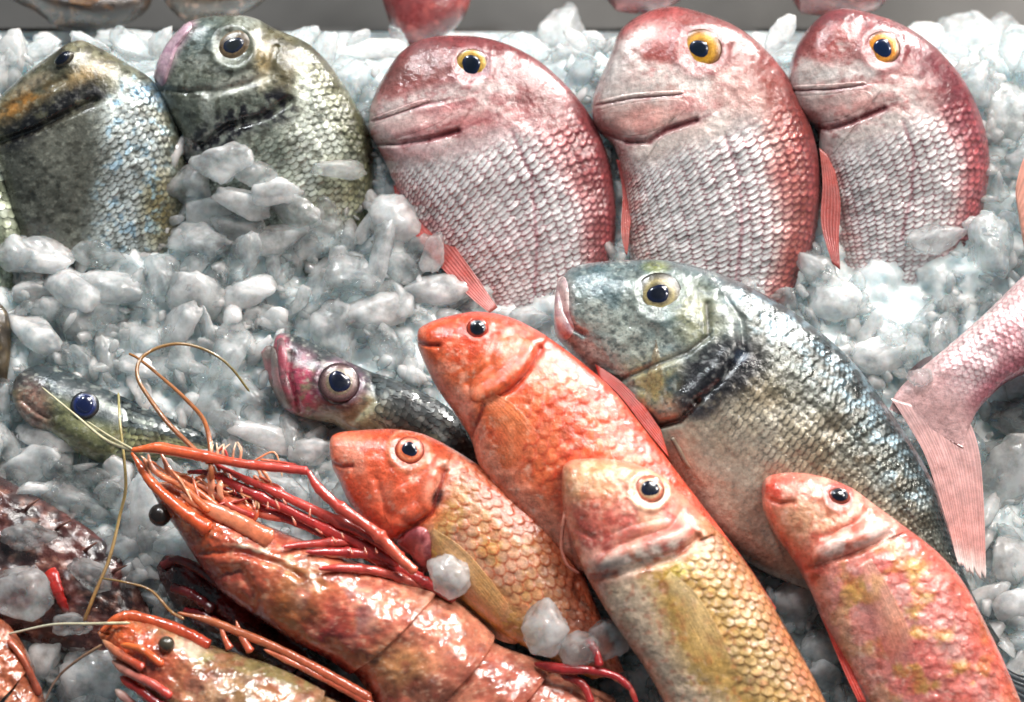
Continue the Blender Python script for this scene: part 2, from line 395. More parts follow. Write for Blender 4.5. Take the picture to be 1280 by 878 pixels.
        angn = np.arange(len(V)); nz = fbm(V[:, 0] * 900, V[:, 1] * 900, V[:, 2] * 900)
        c = np.repeat(np.asarray(iris)[None], len(V), 0) * (0.45 + 0.8 * nz)[:, None]; c = mixc(c, np.asarray(rim) * .75, sm(0.58, 0.92, rho) * (.7 + .3 * sm(.3, .6, nz))); c = mixc(c, np.asarray(rim) * .45, sm(.86, .98, rho))
        c = mixc(c, pcol, 1 - sm(pupil * 0.98, pupil * 1.18, rho)) if outer is None else mixc(c, np.asarray(outer) * .95, np.exp(-((rho - pupil * 1.22) / .09) ** 2) * .8)
        e = mesh('eye', V, F, M_EYE, self.ob, c, gold * (1 - sm(.7, .9, rho)), self.loc)
        V, F, rho = dome(0, pupil * pr, 0, 8, 36, poff, 0)
        fx_ = np.arctan2((V - p) @ uy, (V - p) @ ux); k_ = 1 + .09 * np.sin(2 * fx_ + px) + .06 * np.sin(3 * fx_ + py); o_ = (ux * poff[0] + uy * poff[1]) * R
        V = p + o_ + (V - p - o_) * k_[:, None]
        w_ = V - p; a_ = w_ @ ux / R; b_ = w_ @ uy / R / squash; d2_ = np.clip(a_ * a_ + b_ * b_, 0, 1)
        V = p + (w_ - np.outer(w_ @ n, n)) + np.outer(R * (ZB + bulge * np.sqrt(1 - .96 * d2_) + .05 * (1 - rho ** 6) - .02 * (rho > .99)), n)
        mesh('pupil', V, F, M_PUPIL, e, mixc(np.repeat(np.asarray(pcol)[None] * .6, len(V), 0), C3(30, 42, 84), sm(.45, .98, rho) * .5), 0, self.loc)
        return e
    def patch(self, name, poly, off, cfn=None, mat=None, rings=12, roll=0.35, n=90, parent=None, droop=0.0):
        """A raised plate (gill cover, lip, jaw) lying on the body inside a closed outline."""
        ring = resample(spline(list(poly) + [poly[0]]), np.linspace(0, 1, n, endpoint=False)); ce = ring.mean(0)
        V = []; Q = []; R = []
        for i in range(rings + 1):
            t = i / rings; t2 = 1 - (1 - t) ** 1.5
            for k in range(n):
                q = ce + (ring[k] - ce) * t2
                p, nn = self.surf(q[0], q[1]); e = 1 - sm(1 - roll, 1.0, t2)
                V.append(p + nn * (off * PXM * (0.25 + 0.75 * e) - (0.9 * off * PXM if i == rings else 0))); Q.append(q); R.append(t2)
        V = np.array(V); Q = np.array(Q); R = np.array(R)
        col, al = (cfn or self.pig)(Q[:, 0], Q[:, 1], np.full(len(Q), .15), np.zeros(len(Q)))
        GF = grid_faces(rings + 1, n, True); fn = np.cross(V[GF[:, 1]] - V[GF[:, 0]], V[GF[:, 2]] - V[GF[:, 0]]).sum(0)
        if fn @ BN < 0: GF = GF[:, ::-1]
        return mesh(name, V, [GF], mat or M_SKIN, parent or self.ob, col, al, self.loc)
    def fin(self, name, e1, e2, c1, c2, off=3, rays=14, tipc=None, h=None, nu=40, nv=90, ridge=0.8, mat=None, parent=None, lift=0.0, fray=0.0, tw=0.9, fan=0.0, blendc=0.0, fade=False):
        """A fin of raised rays between two edge lines drawn from its root to its tip."""
        u = np.linspace(0, 1, nu); a = resample(spline(e1), u); b = resample(spline(e2), u); w = np.linspace(0, 1, nv)
        Q = a[:, None] * (1 - w[None, :, None]) + b[:, None] * w[None, :, None]
        if fray:
            k = 1 + fray * (hash3((w * rays * 2).astype(int), 3 + 0 * w.astype(int), 1) - 0.5)
            Q = Q[0][None] + (Q - Q[0][None]) * (1 + (k - 1)[None, :, None] * u[:, None, None] ** 3)
        if fan: Q = Q[0][None] + (Q - Q[0][None]) * (1 + fan * np.sin(np.pi * w)[None, :, None] * u[:, None, None] ** 2)
        P = np.zeros((nu, nv, 3)); Nn = np.zeros((nu, nv, 3))
        for i in range(nu):
            for j in range(nv):
                if h is None:
                    p, nn = self.surf(*Q[i, j])
                else:
                    hh = h if np.isscalar(h) else h[0] + (h[1] - h[0]) * u[i]
                    p, nn = at(Q[i, j, 0], Q[i, j, 1], hh), BN
                P[i, j] = p; Nn[i, j] = nn
        for _ in range(6):      # a fin is stiffer than the skin it lies on
            P[1:-1] = (P[:-2] + P[2:] + 2 * P[1:-1]) / 4; P[:, 1:-1] = (P[:, :-2] + P[:, 2:] + 2 * P[:, 1:-1]) / 4
        rw = 0.5 + 0.5 * np.cos(2 * np.pi * rays * (w + 0.01 * np.sin(w * 40)))
        z = off * PXM * (1 + lift * u[:, None]) + ridge * PXM * rw[None] * (0.4 + 0.6 * u[:, None])
        if fade:
            ft = np.maximum(sm(.25, .95, w)[None, :], sm(.6, 1, u)[:, None]); z = z * (1 - ft) - .6 * PXM * ft
        top = P + Nn * z[..., None]; bot = P + Nn * (z - tw * 2 * PXM)[..., None]
        c = np.asarray(c1)[None, None] * (1 - u[:, None, None]) + np.asarray(c2)[None, None] * u[:, None, None]
        c = np.repeat(c, nv, 1) * (0.90 + 0.13 * rw[None, :, None]) * (0.85 + 0.3 * fbm(Q[..., 0] * .08, Q[..., 1] * .08)[..., None])
        if blendc:
            bc, _ = self.pig(Q[..., 0].ravel(), Q[..., 1].ravel(), np.full(Q[..., 0].size, .3), np.full(Q[..., 0].size, -.2)); c = c + (bc.reshape(c.shape) - c) * (np.clip(blendc * (1 - .6 * u)[:, None] + (np.maximum(sm(.2, .9, w)[None, :], sm(.55, 1, u)[:, None]) if fade else 0), 0, 1))[..., None]
        if tipc is not None: c = mixc(c, tipc, np.repeat(sm(.8, 1, u)[:, None], nv, 1))
        F = grid_faces(nu, nv); V = np.vstack([top.reshape(-1, 3), bot.reshape(-1, 3)]); nV = nu * nv
        idx = np.arange(nV).reshape(nu, nv); bd = np.r_[idx[0, :], idx[1:, -1], idx[-1, -2::-1], idx[-2:0:-1, 0]]; b2 = np.roll(bd, -1)
        side = np.stack([bd, b2, b2 + nV, bd + nV], -1)
        fn = np.cross(V[F[:, 1]] - V[F[:, 0]], V[F[:, 2]] - V[F[:, 0]]).sum(0)
        if fn @ BN < 0: F = F[:, ::-1]; side = side[:, ::-1]
        cc = np.vstack([c.reshape(-1, 3)] * 2)
        return mesh(name, V, [F, F[:, ::-1] + nV, side], mat or M_FIN, parent or self.ob, cc, 0.0, self.loc)

def tube(name, pts, r0, r1, col0, col1, mat, parent=None, origin=None, seg=10, n=12, flat=1.0, wob=0.0, joints=None, seed=0, pale=None, tip=False):
    """A tapered, slightly uneven limb along points (px, py, height in metres)."""
    P = spline([(*at(float(a), float(b), float(h)),) for a, b, h in pts], n); m = len(P)
    L = np.r_[0, np.cumsum(np.linalg.norm(np.diff(P, axis=0), axis=1))]; u = L / L[-1]
    T = np.gradient(P, axis=0); T /= np.linalg.norm(T, axis=1, keepdims=True)
    A = np.cross(T, BN); A /= np.linalg.norm(A, axis=1, keepdims=True) + 1e-9; B = np.cross(A, T)
    r = (r0 + (r1 - r0) * u) * PXM
    r = r * (1 + wob * (fbm(u * 9 + seed, u * 0 + seed * 1.7) - .5) * 2 + wob * (fbm(u * 40 + seed, u * 0 + seed * 2.7) - .5) * 1.2)
    if joints:
        for j in joints: r = r * (1 + 0.35 * np.exp(-((u - j) / 0.03) ** 2))
    r = r * (0.45 + 0.55 * sm(0, .18, u)) if tip else r
    r[0] *= .3; r[-1] *= .3
    f = np.linspace(0, 2 * np.pi, seg, endpoint=False)
    V = P[:, None] + A[:, None] * (np.cos(f)[None] * r[:, None])[..., None] + B[:, None] * (np.sin(f)[None] * r[:, None] * flat)[..., None]
    c = np.asarray(col0)[None, None] * (1 - u[:, None, None]) + np.asarray(col1)[None, None] * u[:, None, None]
    c = np.repeat(c, seg, 1) * (0.8 + 0.4 * fbm(np.repeat(u[:, None], seg, 1) * 14 + seed, f[None] * 1.5 + 0 * u[:, None]))[..., None]
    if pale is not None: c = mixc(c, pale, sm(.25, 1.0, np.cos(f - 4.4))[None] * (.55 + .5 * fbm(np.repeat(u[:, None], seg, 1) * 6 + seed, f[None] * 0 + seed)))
    F = grid_faces(m, seg, True)
    return mesh(name, V.reshape(-1, 3), [F], mat, parent, c.reshape(-1, 3), 0.0, origin)

# ------------------------------------------------------------------ the setting: packed ice bed, steel counter behind it
def bed_h(px, py):
    b = 0.020 * np.exp(-(((px - 830) / 330) ** 2 + ((py - 800) / 230) ** 2)) + 0.010 * np.exp(-(((px - 260) / 260) ** 2 + ((py - 700) / 200) ** 2))
    return b - 0.003 - 0.075 * sm(80, 46, py + 26 * (vnoise(px / 34, 0 * px + 3.3) - .5) + 14 * (vnoise(px / 11, 0 * px + 8.1) - .5))
def build_bed():
    gx, gy = np.meshgrid(np.linspace(-260, 1540, 420), np.linspace(40, 1130, 280)); n = gx.shape
    lump = fbm(gx / 38, gy / 38, 2.0, 3) - .5; fine = fbm(gx / 13, gy / 13, 5.0, 3) - .5
    h = bed_h(gx, gy) + lump * 0.020 + fine * 0.010
    V = at(gx, gy, h)
    o = mesh('ice_bed', V.reshape(-1, 3), [grid_faces(n[0], n[1])], M_BED); o['kind'] = 'structure'
build_bed()
def slab(name, lo, hi):
    bm = bmesh.new()
    vs = [bm.verts.new(BX * x + BY * y + BN * z) for x in (lo[0], hi[0]) for y in (lo[1], hi[1]) for z in (lo[2], hi[2])]
    for f in ((0, 1, 3, 2), (4, 6, 7, 5), (0, 4, 5, 1), (2, 3, 7, 6), (0, 2, 6, 4), (1, 5, 7, 3)): bm.faces.new([vs[i] for i in f])
    bmesh.ops.recalc_face_normals(bm, faces=bm.faces)
    bmesh.ops.bevel(bm, geom=bm.edges[:], offset=0.004, segments=2, affect='EDGES')
    me = bpy.data.meshes.new(name); bm.to_mesh(me); bm.free(); me.materials.append(M_STEEL)
    o = bpy.data.objects.new(name, me); COL.objects.link(o); o['kind'] = 'structure'; return o
slab('steel_tray', (-0.9, -0.45, -0.14), (0.9, 0.20, -0.09))
slab('steel_counter', (-1.4, 0.21, -0.16), (1.4, 1.6, -0.15))

# ------------------------------------------------------------------ pink breams
def crease(px, py, pl, depth, w, step=0.0, stepw=None):
    d, s = seg_dist(px, py, pl); r = -depth * np.exp(-(d / w) ** 2)
    if step: r = r + step * np.exp(-(d / (stepw or 4 * w))) * np.where(s > 0, 1, 0)
    return r
def bump(px, py, cx, cy, r, a): return a * np.exp(-(((px - cx) ** 2 + (py - cy) ** 2) / r ** 2))
SEED = [0]
def pink_bream(name, label, D, V, h0, c, gy, gx, tmax, eyep, mouth, gill, lateral, snoutc, mott, back_red, eyekw, mask=True, silver_zone=(-.75, .45), white=1.0, headc=(206, 150, 148), streaks=()):
    sd = SEED[0] = SEED[0] + 13.7; ex_, ey_, er = eyep
    def disp(x, y, s, v):
        z = crease(x, y, mouth, 2.2, 2.4, 1.2, 12) + crease(x, y, gill[:-1], 5, 3.0) + crease(x, y, lateral, 1.2, 4)
        d, _ = seg_dist(x, y, gill)
        z = z + 2 * np.exp(-((d - 14) / 12) ** 2) * (s < .35)
        r = np.hypot(x - ex_, y - ey_); z = z + 2 * np.exp(-((r - er * 1.2) / (er * .28)) ** 2) - 3 * np.exp(-(r / (er * .8)) ** 2)
        z = z + (fbm(x / 34 + sd, y / 34) - .5) * 7 + (fbm(x / 10 + sd, y / 10) - .5) * 1.6
        return z
    def pig(x, y, s, v):
        n1 = fbm(x / 30 + sd, y / 30, sd); n2 = fbm(x / 9 + sd, y / 9, sd); n3 = fbm(x / 70, y / 70 + sd, sd)
        c = np.repeat(C3(*headc)[None], len(x), 0)
        c = mixc(c, C3(228, 190, 186), sm(.45, .7, n1) * .75)
        body = sm(0.0, 40, gill_side(x, y, gill))
        flank = body * sm(silver_zone[0] - .2, silver_zone[0] + .12, v) * (1 - sm(silver_zone[1] - .15, silver_zone[1] + .35, v + (n3 - .5) * .5))
        c = mixc(c, C3(234, 228, 226), flank * .95 * white)
        c = mixc(c, C3(206, 166, 170), flank * sm(.55, .75, n3) * .4); n5 = fbm(x / 5 + sd, y / 4, sd + 3); n6 = fbm(x / 16 + sd, y / 11, sd + 5); n7 = fbm((x * .97 - y * .25) / 40 + sd, (x * .25 + y * .97) / 6, sd + 7)
        c = mixc(c, C3(*back_red), sm(.34, .80, v + (n1 - .5) * .5) * .92)
        c = mixc(c, C3(128, 56, 60), sm(.75, .98, v) * .6)
        c = mixc(c, C3(176, 84, 84), sm(.52, .66, n6) * .5 * (1 - flank)); c = mixc(c, C3(240, 222, 216), sm(.54, .68, n7) * .6 * (1 - flank) * (1 - sm(.2, .6, v))); c = mixc(c, C3(236, 206, 198), sm(.56, .7, n5 * .5 + n6 * .5) * .55 * (1 - flank) * (1 - sm(.3, .8, v)))
        c = mixc(c, C3(150, 70, 70), sm(.6, .72, n5) * .45 * (1 - flank))
        c = mixc(c, C3(240, 228, 222), sm(.50, .64, fbm(x / 24 + sd, y / 16, sd + 9)) * .7 * (1 - flank) * (1 - sm(.25, .7, v)))
        for (mx, my, rx, ry, an, col, k) in mott: c = mixc(c, C3(*col), ell(x, y, mx, my, rx, ry, an, .6) * np.clip(sm(.28, .52, n2 * .5 + n1 * .5) * k * 1.35, 0, 1))
        c = mixc(c, C3(235, 214, 208), ell(x, y, *snoutc, .6) * .75)
        c = mixc(c, C3(120, 46, 52), np.clip(stroke(x, y, gill[1:-1], 4.5, .9) * .8 * sm(.36, .5, n6 + .06) + stroke(x, y, gill, 1.8, .9) * .4, 0, 1)); c = mixc(c, C3(160, 96, 104), stroke(x, y, mouth, 1.6, .9) * .45)
        c = mixc(c, C3(150, 90, 100), stroke(x, y, lateral, 2.2) * .45)
        c = mixc(c, C3(120, 40, 40), ell(x, y, ex_ + er * 1.35, ey_ - er * .1, er * .5, er * .75, 0, .6) * .7)
        c = mixc(c, C3(150, 80, 84), (ell(x, y, ex_, ey_, er * 1.35, er * 1.35, 0, .25)) * .55)
        for pl, w_, col_, k_ in streaks: c = mixc(c, C3(*col_), stroke(x, y, pl, w_, .9) * sm(.34, .54, n2 * .5 + n6 * .5) * k_)
        c = c * (0.78 + .2 * n2)[:, None]
        return c, .04 + .12 * flank
    msk = lambda x, y, s, v: sm(14, 60, gill_side(x, y, gill) + 26 * (fbm(x / 20, y / 20, sd) - .5)) * (1 - sm(.86, .97, v)) * sm(er * 1.5, er * 2.6, np.hypot(x - ex_, y - ey_))
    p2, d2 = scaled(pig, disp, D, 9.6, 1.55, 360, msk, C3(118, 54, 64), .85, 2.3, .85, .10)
    f = Loft(name, label, 'fish', D, V, h0, c, gx, gy, tmax, disp=d2, pig=p2, group=None, mask=mask, ns=420, nt=200, sq=1.25)
    f.eye(ex_, ey_, er, **eyekw)
    return f
def gill_side(x, y, pl):
    """distance behind a line drawn from throat to nape: positive towards the tail"""
    pl = np.array(pl, float); a = pl[0] + (pl[0] - pl[1]) / np.linalg.norm(pl[0] - pl[1]) * 400; b = pl[-1] + (pl[-1] - pl[-2]) / np.linalg.norm(pl[-1] - pl[-2]) * 60
    b2 = b + (b - pl[-1]) / 60 * 20 + np.array([20., -30.]); b3 = b2 + np.array([60., -400.])
    d, s = seg_dist(x, y, np.vstack([a, pl, b, b2, b3])); return d * s

fC = pink_bream('pink_bream', 'pink bream with thin yellow eye ring, red fin lying beside its belly', 
    [(461, 150), (466, 124), (480, 95), (500, 67), (527, 50), (570, 45), (620, 51), (670, 74), (711, 110), (742, 152), (761, 200), (769, 250), (769, 300), (757, 350), (735, 400), (715, 440)],
    [(461, 150), (463, 168), (470, 182), (482, 205), (500, 245), (528, 292), (560, 338), (598, 378), (640, 420), (670, 450)],
    0.006, (620, 220), 0.22, 0.0, 52, (589, 82, 21), [(466, 152), (492, 144), (530, 131), (556, 127)], [(464, 180), (500, 180), (533, 175), (572, 164), (612, 147)],
    [(640, 165), (664, 220), (671, 300), (668, 380)], (500, 152, 34, 9, -12),
    [(520, 92, 34, 22, -20, (150, 88, 84), .8), (495, 115, 26, 12, -20, (190, 110, 108), .6), (530, 62, 20, 12, 0, (140, 90, 92), .5), (560, 150, 50, 16, -10, (205, 120, 120), .5)],
    (122, 62, 62), dict(bulge=.24, iris=C3(206, 160, 62), rim=C3(150, 96, 76), pupil=.62, pcol=C3(10, 22, 44), outer=C3(224, 186, 90), gold=.25), headc=(196, 136, 136), streaks=[([(478, 136), (530, 119), (600, 106), (640, 112)], 8, (240, 222, 218), .85), ([(480, 166), (540, 150), (600, 136)], 6, (236, 206, 200), .7), ([(478, 104), (520, 84), (560, 78)], 15, (128, 74, 70), .7), ([(500, 178), (560, 190), (620, 170)], 12, (230, 200, 200), .7), ([(620, 70), (680, 110), (720, 170)], 14, (120, 54, 54), .6)])
fD = pink_bream('pink_bream', 'pink bream with a large golden eye, its belly behind the teal gilthead',
    [(739, 131), (745, 108), (758, 80), (776, 38), (806, 17), (841, 9), (876, 16), (915, 31), (950, 56), (981, 91), (1002, 130), (1018, 173), (1025, 216), (1025, 260), (1018, 303), (998, 360), (965, 410), (940, 440)],
    [(739, 131), (741, 150), (750, 166), (766, 182), (774, 205), (780, 242), (784, 303), (796, 350), (820, 400), (860, 445)],
    0.008, (890, 200), 0.22, 0.0, 56, (876, 62, 26), [(745, 132), (790, 123), (850, 119)], [(752, 166), (785, 178), (810, 178), (832, 163), (870, 151), (888, 143)],
    [(906, 170), (924, 225), (928, 290), (918, 360)], (775, 108, 26, 26, 0),
    [(838, 62, 30, 14, -5, (176, 82, 78), .85), (820, 40, 40, 16, 0, (190, 96, 96), .5), (800, 150, 40, 14, -10, (220, 150, 140), .6), (870, 130, 30, 14, 0, (214, 140, 138), .5)],
    (140, 70, 62), dict(bulge=.24, iris=C3(214, 150, 40), rim=C3(140, 86, 60), pupil=.46, pcol=C3(8, 24, 48), outer=C3(222, 166, 56), gold=.25, poff=(-.08, 0)), white=1.0, headc=(220, 180, 172), streaks=[([(760, 96), (780, 60), (806, 40)], 16, (240, 230, 226), .85), ([(760, 118), (820, 108), (880, 104)], 8, (244, 232, 226), .8), ([(812, 66), (845, 62)], 11, (150, 66, 60), .85), ([(776, 36), (810, 20), (850, 16)], 9, (180, 84, 82), .7), ([(800, 190), (850, 176), (900, 160)], 13, (238, 222, 214), .8), ([(930, 60), (975, 110), (1000, 160)], 16, (140, 64, 56), .6)])
fE = pink_bream('pink_bream', 'pink bream with orange eye ring, beside the big ice lumps',
    [(984, 106), (988, 78), (999, 52), (1024, 22), (1052, 11), (1092, 18), (1133, 34), (1174, 64), (1207, 105), (1229, 155), (1237, 205), (1230, 255), (1221, 295), (1195, 335), (1160, 372), (1140, 400)],
    [(984, 106), (994, 135), (1008, 152), (1022, 166), (1026, 205), (1040, 273), (1054, 330), (1075, 370), (1100, 405)],
    0.004, (1120, 190), 0.30, 0.0, 52, (1103, 61, 22), [(994, 114), (1040, 112), (1080, 107)], [(1008, 154), (1035, 163), (1065, 153), (1105, 136), (1122, 128)],
    [(1128, 150), (1142, 190), (1140, 240), (1126, 300)], (1020, 92, 30, 13, -4),
    [(1042, 48, 30, 18, -10, (176, 92, 88), .85), (1030, 66, 24, 9, 0, (186, 100, 96), .6), (1060, 130, 40, 12, -8, (214, 140, 134), .5)],
    (116, 60, 66), dict(bulge=.24, iris=C3(226, 146, 50), rim=C3(150, 96, 80), pupil=.55, pcol=C3(14, 38, 82), outer=C3(232, 150, 50), gold=.2), white=.95, headc=(212, 166, 162), streaks=[([(992, 96), (1040, 92), (1090, 92)], 8, (244, 234, 230), .85), ([(1012, 56), (1040, 46), (1066, 56)], 13, (140, 68, 66), .85), ([(1010, 126), (1060, 124), (1096, 116)], 7, (236, 212, 206), .7), ([(1040, 176), (1080, 164), (1120, 150)], 12, (238, 226, 220), .8), ([(1140, 50), (1180, 90), (1210, 140)], 16, (112, 50, 58), .6)])
RED1, RED2 = C3(158, 62, 58), C3(176, 88, 80)
fC.fin('pelvic_fin', [(492, 232), (530, 262), (575, 318), (622, 385)], [(496, 262), (540, 322), (585, 370), (612, 392)], RED1, RED2, h=(0.006, 0.010), ridge=.35, rays=7, nv=60)
fD.fin('pelvic_fin', [(770, 200), (778, 240), (776, 290), (782, 318)], [(784, 205), (790, 250), (786, 300), (784, 320)], RED1, RED2, h=(0.010, 0.008), ridge=.35, rays=5, nv=50)
fE.fin('pelvic_fin', [(1024, 186), (1028, 230), (1026, 280), (1040, 330)], [(1040, 200), (1050, 250), (1048, 300), (1050, 338)], RED2, RED1, h=(0.012, 0.008), ridge=.35, rays=6, nv=50)
def pink_plate(f, name, poly, col, off=.8):
    def cf(x, y, s, v):
        c, a = f.pig(x, y, s, v); return mixc(c, col, np.full(len(x), .2)), a * .5
    return f.patch(name, poly, off, cf)
pink_plate(fC, 'jaw', [(464, 158), (490, 149), (528, 136), (556, 131), (566, 140), (545, 156), (505, 170), (470, 176)], C3(210, 150, 150))
pink_plate(fD, 'jaw', [(746, 139), (790, 129), (848, 124), (862, 133), (838, 152), (812, 166), (782, 170), (755, 158)], C3(226, 178, 168))
pink_plate(fE, 'jaw', [(998, 121), (1040, 118), (1080, 113), (1092, 124), (1064, 143), (1034, 153), (1008, 146)], C3(216, 165, 158))
pink_plate(fC, 'lip', [(463, 148), (490, 138), (530, 124), (535, 128), (492, 143), (468, 152)], C3(224, 186, 180), 1.6)
pink_plate(fD, 'lip', [(744, 127), (788, 117), (848, 113), (850, 118), (790, 122), (746, 132)], C3(236, 206, 196), 1.6)
pink_plate(fE, 'lip', [(990, 107), (1038, 105), (1078, 102), (1080, 107), (1040, 111), (994, 113)], C3(230, 196, 190), 1.6)

# pink bream coming in from the side, only its tail half in view
def pigG(x, y, s, v):
    n1 = fbm(x / 28, y / 28, 3.); n2 = fbm(x / 8, y / 8, 4.)
    c = np.repeat(C3(214, 184, 186)[None], len(x), 0); c = mixc(c, C3(196, 120, 126), sm(.45, .65, n1) * .5)
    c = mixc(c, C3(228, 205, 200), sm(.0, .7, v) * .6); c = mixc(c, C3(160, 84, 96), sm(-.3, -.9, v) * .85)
    c = mixc(c, C3(206, 164, 162), sm(.82, .96, s))
    return c * (.88 + .24 * n2)[:, None], .10 + 0 * x
DG = [(1540, 330), (1480, 235), (1380, 250), (1300, 325), (1262, 362), (1225, 398), (1179, 438), (1140, 470), (1120, 492), (1112, 512)]
pG2, dG2 = scaled(pigG, lambda x, y, s, v: (fbm(x / 20, y / 20) - .5) * 4, DG, 8.2, 1.35, 190, lambda x, y, s, v: sm(.1, .2, s) * (1 - sm(.8, .95, s)), C3(160, 92, 102), .6, 1.6, .25, .1)
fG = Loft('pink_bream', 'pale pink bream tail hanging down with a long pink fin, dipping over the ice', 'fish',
    DG,
    [(1540, 330), (1500, 420), (1400, 480), (1300, 466), (1262, 476), (1238, 496), (1222, 514), (1214, 530), (1208, 545), (1204, 560)],
    0.030, (1200, 470), 0.05, -0.05, 60, pig=pG2, tprof=[(0, 0), (.02, .3), (.1, .7), (.3, 1), (.6, .75), (.82, .46), (.92, .25), (1, .02)], sq=1.0,
    disp=dG2, ns=330, nt=130)
hG = float(height(fG.unp(np.array(1165.), np.array(525.)))) + .001
fG.fin('tail_fin', [(1113, 498), (1134, 530), (1158, 574), (1177, 640), (1192, 706)], [(1212, 528), (1220, 548), (1226, 580), (1230, 640), (1233, 722)], C3(206, 164, 162), C3(206, 140, 132), h=(hG, 0.028), rays=18, tipc=C3(230, 212, 206), fray=.08, ridge=.18, nv=130, off=1.5, tw=.6)
fG.fin('dorsal_fin', [(1164, 450), (1146, 462), (1132, 476)], [(1166, 444), (1152, 450), (1136, 464)], C3(90, 76, 78), C3(70, 60, 64), h=(0.030, 0.030), rays=4, off=0)
fG.fin('pectoral_fin', [(1310, 180), (1284, 190), (1270, 232), (1272, 262)], [(1320, 350), (1300, 345), (1286, 330), (1278, 300)], C3(206, 130, 112), C3(218, 164, 146), h=(0.026, 0.020), rays=9, off=0)

# ------------------------------------------------------------------ gilthead breams
def gilt(name, label, D, V, h0, c, gx, gy, tmax, eyep, eyekw, dispfn, pigfn, region, sp=9.5, mask=True, edge=C3(70, 66, 58), blend=.62, lift=.07, ns=260, nt=130, tip=1.15, side=.75, silver=.18, light=.25):
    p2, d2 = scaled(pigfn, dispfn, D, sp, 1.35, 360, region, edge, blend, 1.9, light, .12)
    f = Loft(name, label, 'fish', D, V, h0, c, gx, gy, tmax, disp=d2, pig=p2, mask=mask, ns=440, nt=210, sq=1.25)
    f.eye(*eyep, **eyekw); return f
# the big one across the middle
gillF = [(800, 512), (821, 533), (850, 526), (872, 502), (900, 478), (930, 440), (925, 400), (905, 370)]
preF = [(884, 380), (886, 420), (860, 440), (815, 458), (776, 476), (745, 470)]
mouthF = [(700, 362), (706, 390), (716, 410), (730, 418)]
def dispF(x, y, s, v):
    z = crease(x, y, gillF[:4], 8, 4) + crease(x, y, gillF[3:], 3.5, 5) + crease(x, y, preF, 4.5, 4) + crease(x, y, mouthF, 5, 4)
    r = np.hypot(x - 824, y - 369); z = z + 2 * np.exp(-((r - 33) / 7) ** 2) - 3 * np.exp(-(r / 20) ** 2)
    d, sd = seg_dist(x, y, gillF); z = z + 4 * np.exp(-((d - 13) / 11) ** 2) * (sd < 0)
    return z + (fbm(x / 36, y / 36, 1.) - .5) * 7 + (fbm(x / 11, y / 11, 8.) - .5) * 2.2 * (1 - sm(0, 40, gs_F(x, y)))
def gs_F(x, y):
    d, s = seg_dist(x, y, [(740, 900), (790, 560), (800, 515)] + [(821, 533), (850, 526), (872, 502), (900, 478), (930, 440), (925, 400), (905, 370), (890, 330), (880, 250)]); return d * s
